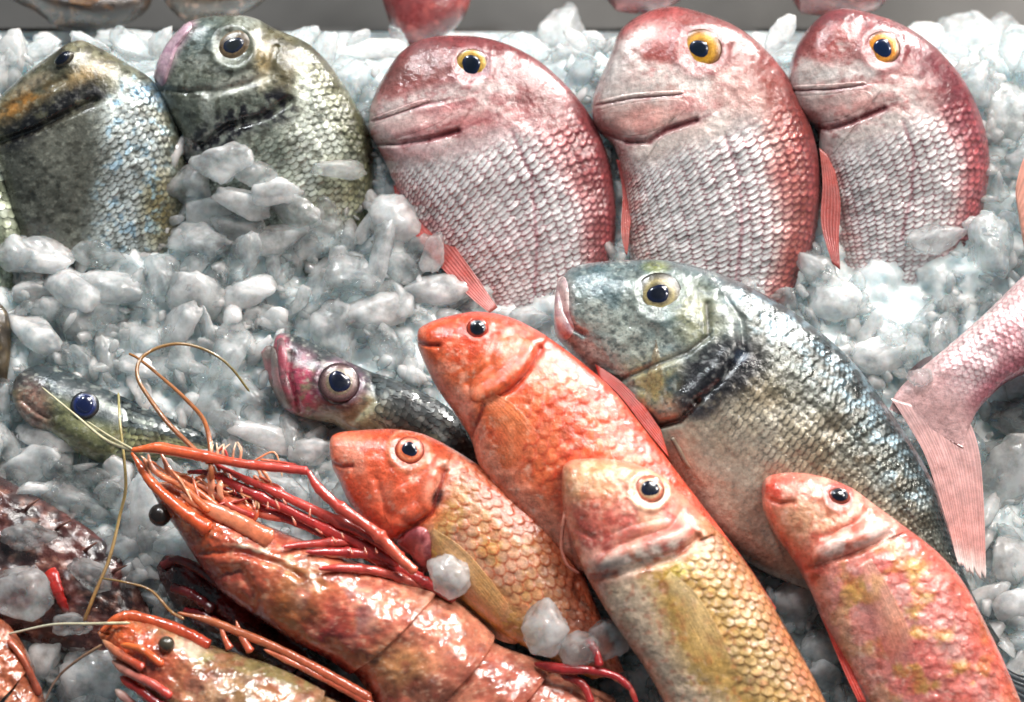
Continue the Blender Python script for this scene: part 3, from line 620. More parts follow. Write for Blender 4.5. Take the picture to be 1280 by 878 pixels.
def pigF(x, y, s, v):
    n1 = fbm(x / 30, y / 30, 1.); n2 = fbm(x / 9, y / 9, 2.); n3 = fbm(x / 70, y / 70, 3.); n4 = fbm(x / 4.5, y / 4.5, 4.)
    body = sm(-4, 14, gs_F(x, y))
    head = mixc(np.repeat(C3(144, 154, 148)[None], len(x), 0), C3(190, 196, 188), sm(.42, .62, n1) * .8)
    head = mixc(head, C3(78, 104, 112), sm(.5, .7, fbm(x / 22, y / 14, 9.)) * .6)
    head = mixc(head, C3(64, 86, 94), sm(.62, .95, v) * .6)
    head = mixc(head, C3(88, 116, 124), ell(x, y, 745, 350, 32, 20, 0, .6) * .6)
    head = mixc(head, C3(200, 204, 190), ell(x, y, 775, 430, 55, 35, 20, .7) * .55)
    head = mixc(head, C3(60, 66, 60), sm(.6, .72, n4) * .35)
    head = mixc(head, C3(146, 140, 84), ell(x, y, 870, 395, 26, 42, -20, .7) * .5)
    head = mixc(head, C3(150, 152, 56), ell(x, y, 820, 334, 14, 7, 0, .8) * .6)
    b = mixc(np.repeat(C3(176, 164, 142)[None], len(x), 0), C3(196, 190, 176), sm(.4, .65, n1) * .6)
    b = mixc(b, C3(150, 128, 96), sm(.5, .7, n3) * .45)
    b = mixc(b, C3(78, 84, 78), sm(.05, .55, v + (n1 - .5) * .3) * .8); b = mixc(b, C3(110, 86, 60), sm(.45, .65, fbm(x / 40, y / 25, 12.)) * .4 * sm(980, 1060, x))
    b = mixc(b, C3(48, 60, 66), sm(.55, .95, v) * .85)
    b = mixc(b, C3(150, 178, 192), stroke(x, y, [(935, 385), (1000, 420), (1060, 480), (1110, 560), (1140, 610)], 26, .8) * sm(.42, .62, n2) * .75)  # pale blue scale highlights along the back, put into the colour
    b = mixc(b, C3(206, 192, 176), sm(-.25, -.75, v) * .65)
    b = mixc(b, C3(196, 170, 150), ell(x, y, 900, 600, 60, 70, 0, .8) * .4)
    c = mixc(head, b, body)
    c = mixc(c, C3(176, 158, 96), ell(x, y, 824, 488, 42, 32, 20, .8) * sm(.3, .6, n1 * .6 + n2 * .4) * .8)
    c = mixc(c, C3(206, 150, 120), ell(x, y, 840, 512, 26, 14, -20, .6) * .6)
    c = mixc(c, C3(22, 20, 26), np.clip(ell(x, y, 902, 462, 48, 32, -25, .6) * sm(.18, .42, n2 * .6 + n1 * .4) * 1.3, 0, 1))
    c = mixc(c, C3(28, 26, 34), ell(x, y, 872, 500, 26, 26, -40, .5) * sm(.3, .55, n2) * .9)
    c = mixc(c, C3(90, 110, 140), ell(x, y, 926, 446, 9, 8, 0, .6) * .6)
    c = mixc(c, C3(70, 34, 30), stroke(x, y, gillF[:4], 3.5) * .8); c = mixc(c, C3(90, 84, 74), stroke(x, y, preF, 2.5) * .6)
    c = mixc(c, C3(206, 186, 184), ell(x, y, 700, 395, 15, 45, 8, .5) * .85); c = mixc(c, C3(120, 84, 90), stroke(x, y, mouthF, 2.5) * .7)
    n9 = fbm(x / 4.2, y / 3.6, 99.); n8 = fbm(x / 14, y / 9, 98.); hh = 1 - body
    c = mixc(c, C3(216, 222, 214), sm(.54, .7, n9 * .6 + n8 * .4) * .55 * hh); c = mixc(c, C3(52, 64, 66), sm(.56, .7, fbm(x / 4.5, y / 3.5, 97.)) * .45 * hh)
    return c * (.70 + .32 * n2)[:, None], .08 + .25 * body * sm(-.4, .2, v)
fF = gilt('gilthead_bream', 'large teal and silver gilthead bream with black gill patch lying under the red mullets',
    [(692, 398), (694, 372), (702, 348), (722, 332), (775, 326), (830, 326), (880, 337), (930, 356), (975, 380), (1018, 410), (1062, 449), (1102, 500), (1140, 555), (1166, 602), (1185, 655), (1200, 705), (1225, 760), (1250, 800)],
    [(692, 398), (695, 420), (712, 440), (745, 480), (790, 540), (830, 590), (868, 645), (915, 690), (965, 720), (1030, 745), (1100, 765), (1160, 790), (1205, 815), (1225, 830)],
    0.034, (920, 480), 0.0, 0.10, 62, (824, 369, 28), dict(bulge=.24, iris=C3(112, 100, 70), rim=C3(60, 56, 44), pupil=.46, pcol=C3(10, 16, 38), outer=C3(170, 154, 100), gold=.15, poff=(-.05, 0)),
    dispF, pigF, lambda x, y, s, v: sm(2, 26, gs_F(x, y)) * (1 - sm(.9, .98, v)) * (.15 + .85 * sm(-.55, 0, v)) * (1 - .7 * ell(x, y, 905, 462, 46, 30, -25, .3)), sp=8.6, edge=C3(46, 44, 40), blend=.8, light=.22)
fF.patch('lip', [(697, 348), (706, 346), (711, 364), (712, 392), (718, 412), (708, 426), (698, 420), (692, 395)], 2,
         lambda x, y, s, v: (mixc(np.repeat(C3(214, 190, 186)[None], len(x), 0), C3(180, 150, 156), sm(.4, .7, fbm(x / 8, y / 8))), 0 * x))
fF.fin('pectoral_fin', [(838, 548), (848, 566), (862, 594)], [(844, 546), (858, 568), (870, 592)], C3(86, 76, 70), C3(110, 100, 92), rays=5, off=1.2, tw=.3, nu=16, nv=16, blendc=.4, fade=True)
fF.fin('tail_fin', [(1222, 790), (1262, 838), (1310, 850)], [(1215, 815), (1226, 870), (1240, 930)], C3(80, 90, 96), C3(60, 66, 70), h=(0.028, 0.022), rays=12, off=0)

# the two breams with heads up in the back row
gillA = [(0, 170), (30, 160), (70, 140), (105, 120), (140, 122)]
def gsA(x, y):
    d, s = seg_dist(x, y, [(-200, 260), (0, 178), (40, 165), (80, 145), (112, 128), (140, 110), (150, 60), (150, -100)]); return d * s
def dispA(x, y, s, v):
    z = crease(x, y, [(0, 178), (40, 164), (80, 144), (118, 126)], 8, 5) + crease(x, y, [(0, 140), (40, 118), (80, 100)], 4, 5)
    return z + bump(x, y, 84, 72, 22, 8) + (fbm(x / 30, y / 30, 3.) - .5) * 7
def pigA(x, y, s, v):
    n1 = fbm(x / 26, y / 26, 6.); n2 = fbm(x / 8, y / 8, 7.); n3 = fbm(x / 60, y / 60, 8.)
    body = sm(-4, 14, gsA(x, y))
    hd = mixc(np.repeat(C3(104, 102, 82)[None], len(x), 0), C3(146, 140, 112), sm(.4, .65, n1) * .7)
    hd = mixc(hd, C3(196, 160, 108), ell(x, y, 105, 96, 30, 14, -25, .6) * .7)
    hd = mixc(hd, C3(186, 128, 62), ell(x, y, 28, 130, 36, 12, -32, .8) * sm(.3, .55, n2 * .5 + n1 * .5) * .95)
    hd = mixc(hd, C3(206, 180, 150), ell(x, y, 40, 105, 30, 8, -30, .6) * .5)
    b = mixc(np.repeat(C3(104, 104, 94)[None], len(x), 0), C3(134, 134, 122), sm(.4, .65, n1) * .6)
    sil = stroke(x, y, [(165, 120), (172, 200), (160, 260), (150, 330)], 42, .5)
    b = mixc(b, C3(202, 210, 208), sil * .95)
    b = mixc(b, C3(90, 90, 70), sm(.72, .95, v) * .75); b = mixc(b, C3(108, 92, 50), ell(x, y, 200, 260, 22, 46, 0, .7) * .75)
    b = mixc(b, C3(128, 168, 196), sm(.56, .7, n2) * sil * .7); b = mixc(b, C3(104, 140, 176), ell(x, y, 188, 118, 26, 12, 20, .7) * .6)
    c = mixc(hd, b, body)
    c = mixc(c, C3(20, 18, 22), np.clip(stroke(x, y, [(15, 172), (60, 142), (90, 125), (116, 118)], 14, .9) * sm(.34, .54, n2 * .6 + n1 * .4) * 1.15, 0, 1))
    c = mixc(c, C3(206, 206, 190), sm(.58, .7, fbm(x / 5, y / 4, 201.)) * .35); c = mixc(c, C3(44, 42, 34), sm(.56, .68, fbm(x / 8, y / 6, 202.)) * .45)
    return c * (.70 + .32 * n2 + .22 * sil * body)[:, None], .06 + .2 * sil * body
fA = gilt('gilthead_bream', 'grey silver gilthead bream with orange cheek and black gill patch, looking upwards',
    [(-40, 170), (-20, 140), (4, 118), (29, 95), (60, 72), (96, 51), (124, 60), (158, 79), (191, 101), (215, 139), (230, 191), (238, 249), (236, 306), (222, 360), (195, 420), (180, 450)],
    [(-40, 170), (-30, 188), (-5, 200), (8, 250), (24, 300), (50, 350), (90, 400), (120, 440), (140, 460)],
    0.006, (120, 190), 0.0, 0.36, 54, (80, 74, 13), dict(iris=C3(60, 56, 50), rim=C3(130, 120, 96), pupil=.75, pcol=C3(16, 20, 34), squash=.6, ang=-35, bulge=.6, face=.2),
    dispA, pigA, lambda x, y, s, v: sm(10, 40, gsA(x, y)) * (1 - sm(.92, .99, v)) * (.12 + .88 * sm(100, 140, x)), sp=9, edge=C3(48, 48, 42), blend=.8, light=.3,
    mask=[(-40, 170), (0, 124), (29, 94), (96, 52), (158, 79), (215, 139), (238, 249), (236, 290), (200, 318), (150, 335), (90, 325), (30, 285), (5, 200)])
gillB = [(240, 196), (254, 178), (290, 150), (330, 135), (356, 118)]
def gsB(x, y):
    d, s = seg_dist(x, y, [(100, 330), (240, 196), (254, 180), (285, 160), (330, 150), (362, 128), (366, 60), (366, -100)]); return d * s
def dispB(x, y, s, v):
    z = crease(x, y, [(250, 182), (285, 158), (330, 146), (360, 126)], 8, 5) + crease(x, y, [(205, 112), (235, 116), (262, 112)], 4, 4) + crease(x, y, [(345, 60), (335, 95), (300, 108), (260, 118)], 4, 5)
    r = np.hypot(x - 292, y - 58); z = z + 5 * np.exp(-((r - 27) / 7) ** 2) - 3 * np.exp(-(r / 18) ** 2)
    return z + (fbm(x / 30, y / 30, 13.) - .5) * 8
def pigB(x, y, s, v):
    n1 = fbm(x / 26, y / 26, 16.); n2 = fbm(x / 8, y / 8, 17.); n3 = fbm(x / 60, y / 60, 18.)
    body = sm(-4, 14, gsB(x, y))
    hd = mixc(np.repeat(C3(122, 128, 116)[None], len(x), 0), C3(190, 194, 184), sm(.46, .66, n1) * .75); hd = mixc(hd, C3(70, 72, 58), sm(.52, .66, n2) * .5)
    hd = mixc(hd, C3(96, 112, 112), ell(x, y, 248, 46, 32, 20, -30, .6) * .75)
    hd = mixc(hd, C3(206, 172, 184), stroke(x, y, [(196, 96), (212, 60), (234, 28)], 12, .6) * .9)
    hd = mixc(hd, C3(98, 84, 52), ell(x, y, 350, 75, 30, 46, -20, .6) * .75); hd = mixc(hd, C3(186, 160, 110), ell(x, y, 328, 82, 9, 28, 5, .6) * .7)
    hd = mixc(hd, C3(222, 220, 208), ell(x, y, 300, 105, 42, 12, -12, .6) * .6)
    b = mixc(np.repeat(C3(126, 132, 120)[None], len(x), 0), C3(160, 166, 156), sm(.4, .65, n1) * .6)
    sil = stroke(x, y, [(380, 115), (395, 170), (400, 220), (420, 260)], 36, .5)
    b = mixc(b, C3(204, 208, 194), sil * .9); b = mixc(b, C3(86, 84, 56), sm(.58, .9, v + (n1 - .5) * .4) * .85)
    b = mixc(b, C3(120, 108, 66), sm(.5, .7, n3) * .4)
    c = mixc(hd, b, body)
    c = mixc(c, C3(24, 22, 28), np.clip(stroke(x, y, [(258, 180), (285, 160), (320, 140), (350, 132)], 19, .6) * sm(.38, .56, n2 * .6 + n1 * .4) * 1.15, 0, 1))
    c = mixc(c, C3(206, 206, 190), sm(.58, .7, fbm(x / 5, y / 4, 201.)) * .35); c = mixc(c, C3(44, 42, 34), sm(.56, .68, fbm(x / 8, y / 6, 202.)) * .45)
    return c * (.72 + .32 * n2 + .2 * sil * body)[:, None], .06 + .18 * sil * body
fB = gilt('gilthead_bream', 'olive gilthead bream with tan rimmed eye, its belly covered by crushed ice',
    [(192, 95), (197, 78), (212, 50), (240, 26), (282, 19), (316, 22), (346, 37), (384, 54), (412, 81), (441, 124), (462, 167), (468, 215), (463, 268), (450, 315), (425, 365), (390, 410), (370, 435)],
    [(192, 95), (196, 108), (205, 128), (228, 170), (242, 210), (262, 260), (290, 320), (320, 380), (345, 425)],
    0.006, (340, 170), 0.0, 0.36, 54, (292, 58, 25), dict(iris=C3(104, 84, 58), rim=C3(150, 126, 92), pupil=.55, pcol=C3(44, 50, 56), squash=.72, ang=-35, bulge=.25, face=.2, gold=.0, outer=C3(70, 56, 40)),
    dispB, pigB, lambda x, y, s, v: sm(6, 40, gsB(x, y)) * (1 - sm(.9, .98, v)), sp=9.5, edge=C3(56, 58, 44), blend=.75, light=.3,
    mask=[(192, 95), (212, 50), (240, 26), (282, 19), (346, 37), (412, 81), (462, 167), (468, 215), (455, 250), (420, 262), (380, 235), (345, 205), (300, 180), (250, 185), (205, 128)])
fB.patch('lip', [(192, 98), (197, 78), (212, 52), (234, 28), (240, 34), (222, 60), (212, 88), (204, 108)], 4,
         lambda x, y, s, v: (mixc(np.repeat(C3(204, 172, 184)[None], len(x), 0), C3(170, 130, 150), sm(.4, .7, fbm(x / 8, y / 8))), 0 * x))

# ------------------------------------------------------------------ fish glimpsed at the edges
def simple_pig(cs, z, metal=.1, sc=24):
    def f(x, y, s, v):
        n1 = fbm(x / sc, y / sc, z); n2 = fbm(x / 7, y / 7, z + 1)
        c = mixc(np.repeat(C3(*cs[0])[None], len(x), 0), C3(*cs[1]), sm(.38, .62, n1)); c = mixc(c, C3(*cs[2]), sm(.55, .72, n2) * .7)
        return c * (.82 + .36 * n2)[:, None], metal + 0 * x
    return f
rough_d = lambda k, sc=20: (lambda x, y, s, v: (fbm(x / sc, y / sc, 5.) - .5) * k + (fbm(x / 6, y / 6, 7.) - .5) * k * .3)
fS = Loft('silver_bream', 'edge of a pale scaled bream tucked against the orange cheeked gilthead', 'fish',
    [(-170, 200), (-120, 150), (-50, 160), (-4, 196), (14, 240), (26, 290), (20, 360), (-10, 420)], [(-170, 200), (-170, 260), (-140, 340), (-90, 400), (-50, 440)],
    0.002, (-20, 270), 0, .25, 44, pig=simple_pig([(196, 202, 186), (150, 156, 132), (92, 96, 76)], 2., .2), ns=90, nt=60)
fS.scales(11, lambda x, y, s, v: (x > -60), edge=C3(84, 88, 70), silver=.2)
Loft('brown_fish', 'dark brown fish flank showing at the edge of the ice below the gilthead', 'fish',
    [(-130, 420), (-90, 372), (-30, 365), (8, 388), (14, 430), (8, 480)], [(-130, 420), (-120, 470), (-60, 500), (-10, 500)], 0.004, (-30, 430), 0, .1, 34,
    pig=simple_pig([(78, 64, 44), (50, 40, 30), (110, 92, 60)], 4.), ns=70, nt=50, disp=rough_d(6))
fQ = Loft('scorpion_fish', 'dark maroon brown rough skinned fish half buried in ice by the prawn feelers', 'fish',
    [(-120, 640), (-80, 590), (-20, 588), (30, 612), (80, 640), (130, 676), (165, 720), (190, 770), (200, 800)], [(-120, 640), (-120, 700), (-60, 760), (0, 790), (60, 812), (120, 822), (175, 822)],
    0.010, (60, 710), 0, .05, 48, pig=simple_pig([(92, 50, 46), (52, 34, 34), (150, 108, 92)], 9., .02, 30), ns=150, nt=90, disp=rough_d(14, 14), mask=[(-60, 600), (20, 612), (90, 650), (150, 710), (165, 780), (90, 790), (20, 700), (-60, 690)])
for k, (x, y, dx, dy) in enumerate([(30, 640, 14, -14), (70, 662, 14, -10), (105, 690, 12, -10), (140, 716, 14, -8)]):
    p, _ = fQ.surf(x, y); hh = float(height(p))
    tube('dorsal_spine', [(x, y, hh - .002), (x + dx * .6, y + dy * .6, hh + .004), (x + dx * 1.4, y + dy * 1.2, hh + .006)], 3.2, .8, C3(96, 52, 46), C3(140, 96, 80), M_SKIN, fQ.ob, fQ.loc, seg=7, n=5)

# ------------------------------------------------------------------ the dark backed fish poking out of the ice
def pigL(x, y, s, v):
    n1 = fbm(x / 22, y / 22, 21.); n2 = fbm(x / 7, y / 7, 22.)
    c = mixc(np.repeat(C3(164, 156, 122)[None], len(x), 0), C3(196, 190, 160), sm(.4, .65, n1) * .7); c = mixc(c, C3(150, 112, 80), sm(.55, .7, n1) * .4)
    c = mixc(c, C3(70, 78, 80), sm(.12, .38, v + (n1 - .5) * .3)); c = mixc(c, C3(42, 48, 50), sm(.5, .9, v) * .8)
    c = mixc(c, C3(176, 64, 92), ell(x, y, 372, 482, 34, 42, -20, .45) * sm(.3, .5, n1 * .5 + n2 * .5) * .9)
    c = mixc(c, C3(196, 92, 110), stroke(x, y, [(350, 428), (352, 470), (362, 510)], 11, .6) * .85)
    c = mixc(c, C3(190, 190, 190), stroke(x, y, [(356, 440), (372, 454), (398, 458), (425, 452)], 4.5, .8) * .8)
    c = mixc(c, C3(200, 204, 196), stroke(x, y, [(450, 484), (480, 500), (520, 522), (555, 545)], 4, .9) * .75)
    c = mixc(c, C3(96, 60, 76), ell(x, y, 424, 480, 34, 32, 0, .3) * .85)
    c = mixc(c, C3(60, 62, 60), ell(x, y, 510, 530, 40, 18, 30, .6) * .75)
    c = mixc(c, C3(206, 206, 190), sm(.58, .7, fbm(x / 5, y / 4, 201.)) * .5); c = mixc(c, C3(34, 38, 40), sm(.58, .7, fbm(x / 8, y / 5, 202.)) * .35)
    return c * (.84 + .32 * n2)[:, None], .08 + 0 * x
def dispL(x, y, s, v):
    r = np.hypot(x - 424, y - 479)
    return crease(x, y, [(362, 444), (360, 470), (372, 512)], 7, 4, 3, 14) + crease(x, y, [(462, 466), (470, 500), (440, 525)], 4, 5) + 4 * np.exp(-((r - 29) / 6) ** 2) + (fbm(x / 22, y / 22, 3.) - .5) * 5
fL = Loft('sea_bass', 'dark backed bass with rosy gaping mouth poking out of the ice above the mullets', 'fish',
    [(343, 440), (344, 424), (352, 417), (372, 420), (400, 434), (430, 450), (462, 464), (500, 477), (540, 497), (572, 520), (596, 556), (625, 600), (650, 640)],
    [(343, 440), (342, 462), (346, 492), (360, 514), (385, 524), (420, 532), (460, 560), (500, 590), (560, 630), (610, 660)],
    0.010, (450, 490), 0.0, 0.10, 46, pig=pigL, disp=dispL, ns=200, nt=100)
fL.eye(424, 479, 25, C3(130, 116, 92), C3(84, 52, 64), pupil=.56, pcol=C3(10, 16, 44), outer=C3(130, 96, 96), gold=.15, bulge=.36)
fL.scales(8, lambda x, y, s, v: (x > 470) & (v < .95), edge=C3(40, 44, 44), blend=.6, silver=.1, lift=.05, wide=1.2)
fL.patch('lower_jaw', [(326, 440), (334, 432), (344, 436), (350, 460), (358, 490), (366, 512), (352, 508), (340, 486), (331, 462)], 3,
         lambda x, y, s, v: (mixc(np.repeat(C3(170, 122, 124)[None], len(x), 0), C3(126, 112, 106), sm(.4, .6, fbm(x / 12, y / 12))), 0 * x), rings=8)
fL.patch('lip', [(346, 424), (353, 421), (358, 438), (358, 470), (369, 506), (361, 509), (351, 480), (347, 448)], 3,
         lambda x, y, s, v: (mixc(np.repeat(C3(160, 74, 88)[None], len(x), 0), C3(120, 84, 88), sm(.4, .6, fbm(x / 9, y / 9))), 0 * x), rings=8)
def pigM(x, y, s, v):
    n1 = fbm(x / 22, y / 22, 31.); n2 = fbm(x / 7, y / 7, 32.)
    c = mixc(np.repeat(C3(128, 130, 92)[None], len(x), 0), C3(160, 160, 120), sm(.4, .65, n1) * .7)
    c = mixc(c, C3(62, 72, 74), sm(-.05, .35, v + (n1 - .5) * .4)); c = mixc(c, C3(36, 46, 50), sm(.4, .9, v) * .8)
    c = mixc(c, C3(176, 126, 116), ell(x, y, 40, 512, 22, 36, -10, .6) * .8)
    c = mixc(c, C3(190, 196, 180), stroke(x, y, [(120, 500), (150, 515), (190, 532)], 4, .9) * .6)
    c = mixc(c, C3(206, 206, 190), sm(.58, .7, fbm(x / 5, y / 4, 201.)) * .5); c = mixc(c, C3(34, 38, 40), sm(.58, .7, fbm(x / 8, y / 5, 202.)) * .35)
    return c * (.84 + .32 * n2)[:, None], .1 + 0 * x
fM = Loft('sea_bass', 'small dark olive fish with shiny blue eye among ice behind the long golden feelers', 'fish',
    [(16, 494), (20, 474), (34, 461), (58, 456), (84, 463), (118, 480), (155, 497), (195, 516), (240, 534), (280, 556)],
    [(16, 494), (24, 516), (42, 536), (68, 548), (92, 566), (132, 580), (170, 578), (220, 575), (265, 575)],
    0.006, (120, 520), 0, .12, 42, pig=pigM, ns=150, nt=80, disp=lambda x, y, s, v: crease(x, y, [(150, 500), (160, 530), (145, 560)], 4, 5) + crease(x, y, [(28, 500), (45, 515), (60, 522)], 4, 4) + (fbm(x / 20, y / 20, 3.) - .5) * 5)
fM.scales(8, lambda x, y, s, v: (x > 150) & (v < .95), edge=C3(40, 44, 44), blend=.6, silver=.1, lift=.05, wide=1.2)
fM.eye(106, 507, 17, C3(96, 100, 110), C3(60, 60, 62), pupil=.7, pcol=C3(24, 38, 92), gold=.1, bulge=.45)

# ------------------------------------------------------------------ red mullets
MT = [(0, 0), (.006, .22), (.02, .45), (.05, .68), (.12, .88), (.25, 1), (.6, .92), (.85, .7), (1, .5)]
def mullet(name, label, D, V, h0, c, gx, gy, tmax, pig, disp, eyep, eyekw, gs, sp=17, edge=C3(170, 60, 40), relief=2.0, mask=True, blend=.3, vlo=-.6, light=.12):
    ld = np.linalg.norm(np.diff(spline(D), axis=0), axis=1).sum(); na = ld / sp * .97; nb = 300 / sp
    def m_(x, y, s, v): return sm(8, 30, gs(x, y)) * sm(vlo - .15, vlo + .15, v)
    def d2(x, y, s, v):
        h, rim, rnd = scale_relief(s, v, na, nb); return disp(x, y, s, v) + relief * (h + .3 * (rnd - .5)) * m_(x, y, s, v)
    def p2(x, y, s, v):
        col, al = pig(x, y, s, v); h, rim, rnd = scale_relief(s, v, na, nb); m = m_(x, y, s, v)
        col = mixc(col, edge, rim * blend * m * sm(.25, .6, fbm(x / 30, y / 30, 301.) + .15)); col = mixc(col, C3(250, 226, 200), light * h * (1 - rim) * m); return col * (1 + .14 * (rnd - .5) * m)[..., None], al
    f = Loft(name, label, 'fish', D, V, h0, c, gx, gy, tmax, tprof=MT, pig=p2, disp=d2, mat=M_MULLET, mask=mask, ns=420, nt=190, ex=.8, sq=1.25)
    f.eye(*eyep, **eyekw); return f
def mk_gs(pl):
    def f(x, y):
        d, s = seg_dist(x, y, pl); return d * s
    return f
def hump(x, y, pl, w, a, o):
    d, s = seg_dist(x, y, pl); return a * np.exp(-((d - o) / w) ** 2) * (s < 0)
# upper one, deepest red
gH = [(560, 700), (588, 545), (606, 506), (640, 486), (662, 462), (676, 436), (682, 380), (682, 250)]
gsH = mk_gs(gH)
def dispH(x, y, s, v):
    r = np.hypot(x - 597, y - 411)
    return crease(x, y, gH[1:6], 5, 4) + hump(x, y, gH[1:6], 9, 5, 12) + crease(x, y, [(523, 428), (536, 432), (548, 432)], 5, 3) + crease(x, y, [(620, 420), (612, 455), (585, 480)], 3, 5) \
        + 1.0 * np.exp(-((r - 15) / 4) ** 2) + (fbm(x / 30, y / 30, 41.) - .5) * 4 + (fbm(x / 9, y / 9, 42.) - .5) * 2
def pigH(x, y, s, v):
    n1 = fbm(x / 34, y / 34, 43.); n2 = fbm(x / 10, y / 10, 44.); n3 = fbm(x / 5, y / 5, 45.)
    c = mixc(np.repeat(C3(228, 104, 60)[None], len(x), 0), C3(214, 74, 42), sm(.4, .65, n1) * .7)
    c = mixc(c, C3(236, 150, 122), sm(.54, .74, n2) * .5); c = mixc(c, C3(232, 164, 146), sm(-.45, -.9, v) * .7)
    c = mixc(c, C3(196, 52, 40), sm(.6, .95, v) * .6); c = mixc(c, C3(228, 70, 42), ell(x, y, 600, 412, 26, 22, 0, .5) * .7)
    c = mixc(c, C3(230, 160, 140), ell(x, y, 655, 432, 30, 20, 35, .7) * sm(.45, .6, n3) * .7); c = mixc(c, C3(232, 168, 146), ell(x, y, 570, 470, 28, 28, 30, .7) * sm(.42, .6, n2) * .55)
    c = mixc(c, C3(130, 40, 30), stroke(x, y, [(524, 429), (536, 432), (548, 431)], 2.2) * .75); c = mixc(c, C3(150, 44, 34), stroke(x, y, gH[1:6], 2.5) * .5)
    n9 = fbm(x / 4.2, y / 3.6, 99.); n8 = fbm(x / 14, y / 9, 98.)
    c = mixc(c, C3(246, 206, 188), sm(.58, .72, n9 * .5 + n8 * .5) * .55); c = mixc(c, C3(180, 62, 40), sm(.56, .7, fbm(x / 7, y / 7, 97.)) * .25)
    return c * (.84 + .32 * n2)[:, None], .0 * x
fH = mullet('red_mullet', 'deep orange red mullet with raised red dorsal fin, lying against the teal gilthead',
    [(521, 424), (525, 411), (545, 401), (572, 394), (600, 391), (636, 397), (668, 412), (700, 433), (735, 460), (770, 492), (804, 535), (842, 585), (884, 640), (930, 700), (970, 760)],
    [(521, 424), (525, 442), (543, 480), (566, 514), (588, 548), (600, 585), (630, 625), (668, 662), (720, 710), (790, 760), (870, 800), (930, 815)],
    0.047, (690, 540), 0.0, 0.06, 50, pigH, dispH, (597, 411, 13), dict(iris=C3(214, 60, 36), rim=C3(220, 84, 56), pupil=.62, pcol=C3(14, 14, 24), gold=0, poff=(0, 0), bulge=.5), gsH, sp=17, edge=C3(186, 52, 34), blend=.4, vlo=-.5, relief=1.5, light=.10)
OR1, OR2 = C3(232, 120, 66), C3(226, 92, 46)
fH.fin('pectoral_fin', [(608, 488), (640, 504), (676, 545)], [(597, 516), (598, 556), (612, 604)], C3(244, 146, 100), C3(240, 124, 70), off=1.6, tw=.4, rays=22, nu=30, nv=90, ridge=.28, mat=M_MULLET, fan=.28, fade=True, blendc=.45)
fH.fin('dorsal_fin', [(744, 456), (772, 474), (802, 504), (826, 538)], [(748, 470), (776, 496), (806, 536), (836, 572)], C3(170, 48, 36), C3(196, 70, 50), h=(0.050, 0.050), off=2, rays=6, nu=24, nv=24)
fH.fin('anal_fin', [(596, 560), (606, 580), (628, 606)], [(590, 548), (600, 585), (622, 612)], C3(206, 66, 50), C3(190, 56, 40), h=(0.048, 0.046), off=0, rays=4, nu=14, nv=16)
# left one
gI = [(470, 900), (488, 680), (520, 656), (540, 640), (546, 618), (556, 590), (552, 540), (548, 400)]
gsI = mk_gs(gI)
def dispI(x, y, s, v):
    r = np.hypot(x - 512, y - 563)
    return crease(x, y, gI[1:6], 6, 4.5) + hump(x, y, gI[1:6], 9, 6, 13) + crease(x, y, [(414, 578), (428, 584), (440, 583)], 4, 3) + crease(x, y, [(470, 600), (482, 640), (512, 655)], 3, 5) \
        + 2 * np.exp(-((r - 25) / 4.5) ** 2) + (fbm(x / 30, y / 30, 51.) - .5) * 4 + (fbm(x / 9, y / 9, 52.) - .5) * 2.4
def pigI(x, y, s, v):
    n1 = fbm(x / 34, y / 34, 53.); n2 = fbm(x / 10, y / 10, 54.); n3 = fbm(x / 5, y / 5, 55.)
    body = sm(-5, 25, gsI(x, y))
    c = mixc(np.repeat(C3(226, 96, 62)[None], len(x), 0), C3(232, 150, 124), sm(.42, .68, n1) * .7); c = mixc(c, C3(226, 84, 46), sm(.5, .95, v) * .8 * (1 - body))
    b = mixc(np.repeat(C3(214, 148, 98)[None], len(x), 0), C3(206, 152, 130), sm(.4, .65, n1) * .7); b = mixc(b, C3(196, 142, 60), sm(.5, .7, fbm(x / 22, y / 22, 57.)) * .6)
    b = mixc(b, C3(204, 82, 50), sm(.25, .85, v + (n1 - .5) * .3) * .75); b = mixc(b, C3(186, 74, 44), sm(660, 740, x) * .7)
    b = mixc(b, C3(184, 144, 60), sm(-.35, -.85, v) * .6)
    c = mixc(c, b, body)
    c = mixc(c, C3(236, 190, 168), ell(x, y, 560, 585, 40, 26, 35, .7) * sm(.45, .62, n2) * .6)
    c = mixc(c, C3(40, 22, 24), ell(x, y, 546, 622, 7, 12, 20, .5) * .9); c = mixc(c, C3(150, 46, 34), stroke(x, y, gI[1:6], 2.5) * .6)
    c = mixc(c, C3(140, 40, 32), stroke(x, y, [(415, 578), (428, 584), (440, 583)], 2.2) * .6)
    rr = np.hypot(x - 512, y - 563); c = mixc(c, C3(240, 150, 110), np.exp(-((rr - 27) / 2.5) ** 2) * .7)
    n9 = fbm(x / 4.2, y / 3.6, 99.); n8 = fbm(x / 14, y / 9, 98.)
    c = mixc(c, C3(246, 206, 188), sm(.58, .72, n9 * .5 + n8 * .5) * .55); c = mixc(c, C3(180, 62, 40), sm(.56, .7, fbm(x / 7, y / 7, 97.)) * .25)
    return c * (.84 + .32 * n2)[:, None], .0 * x
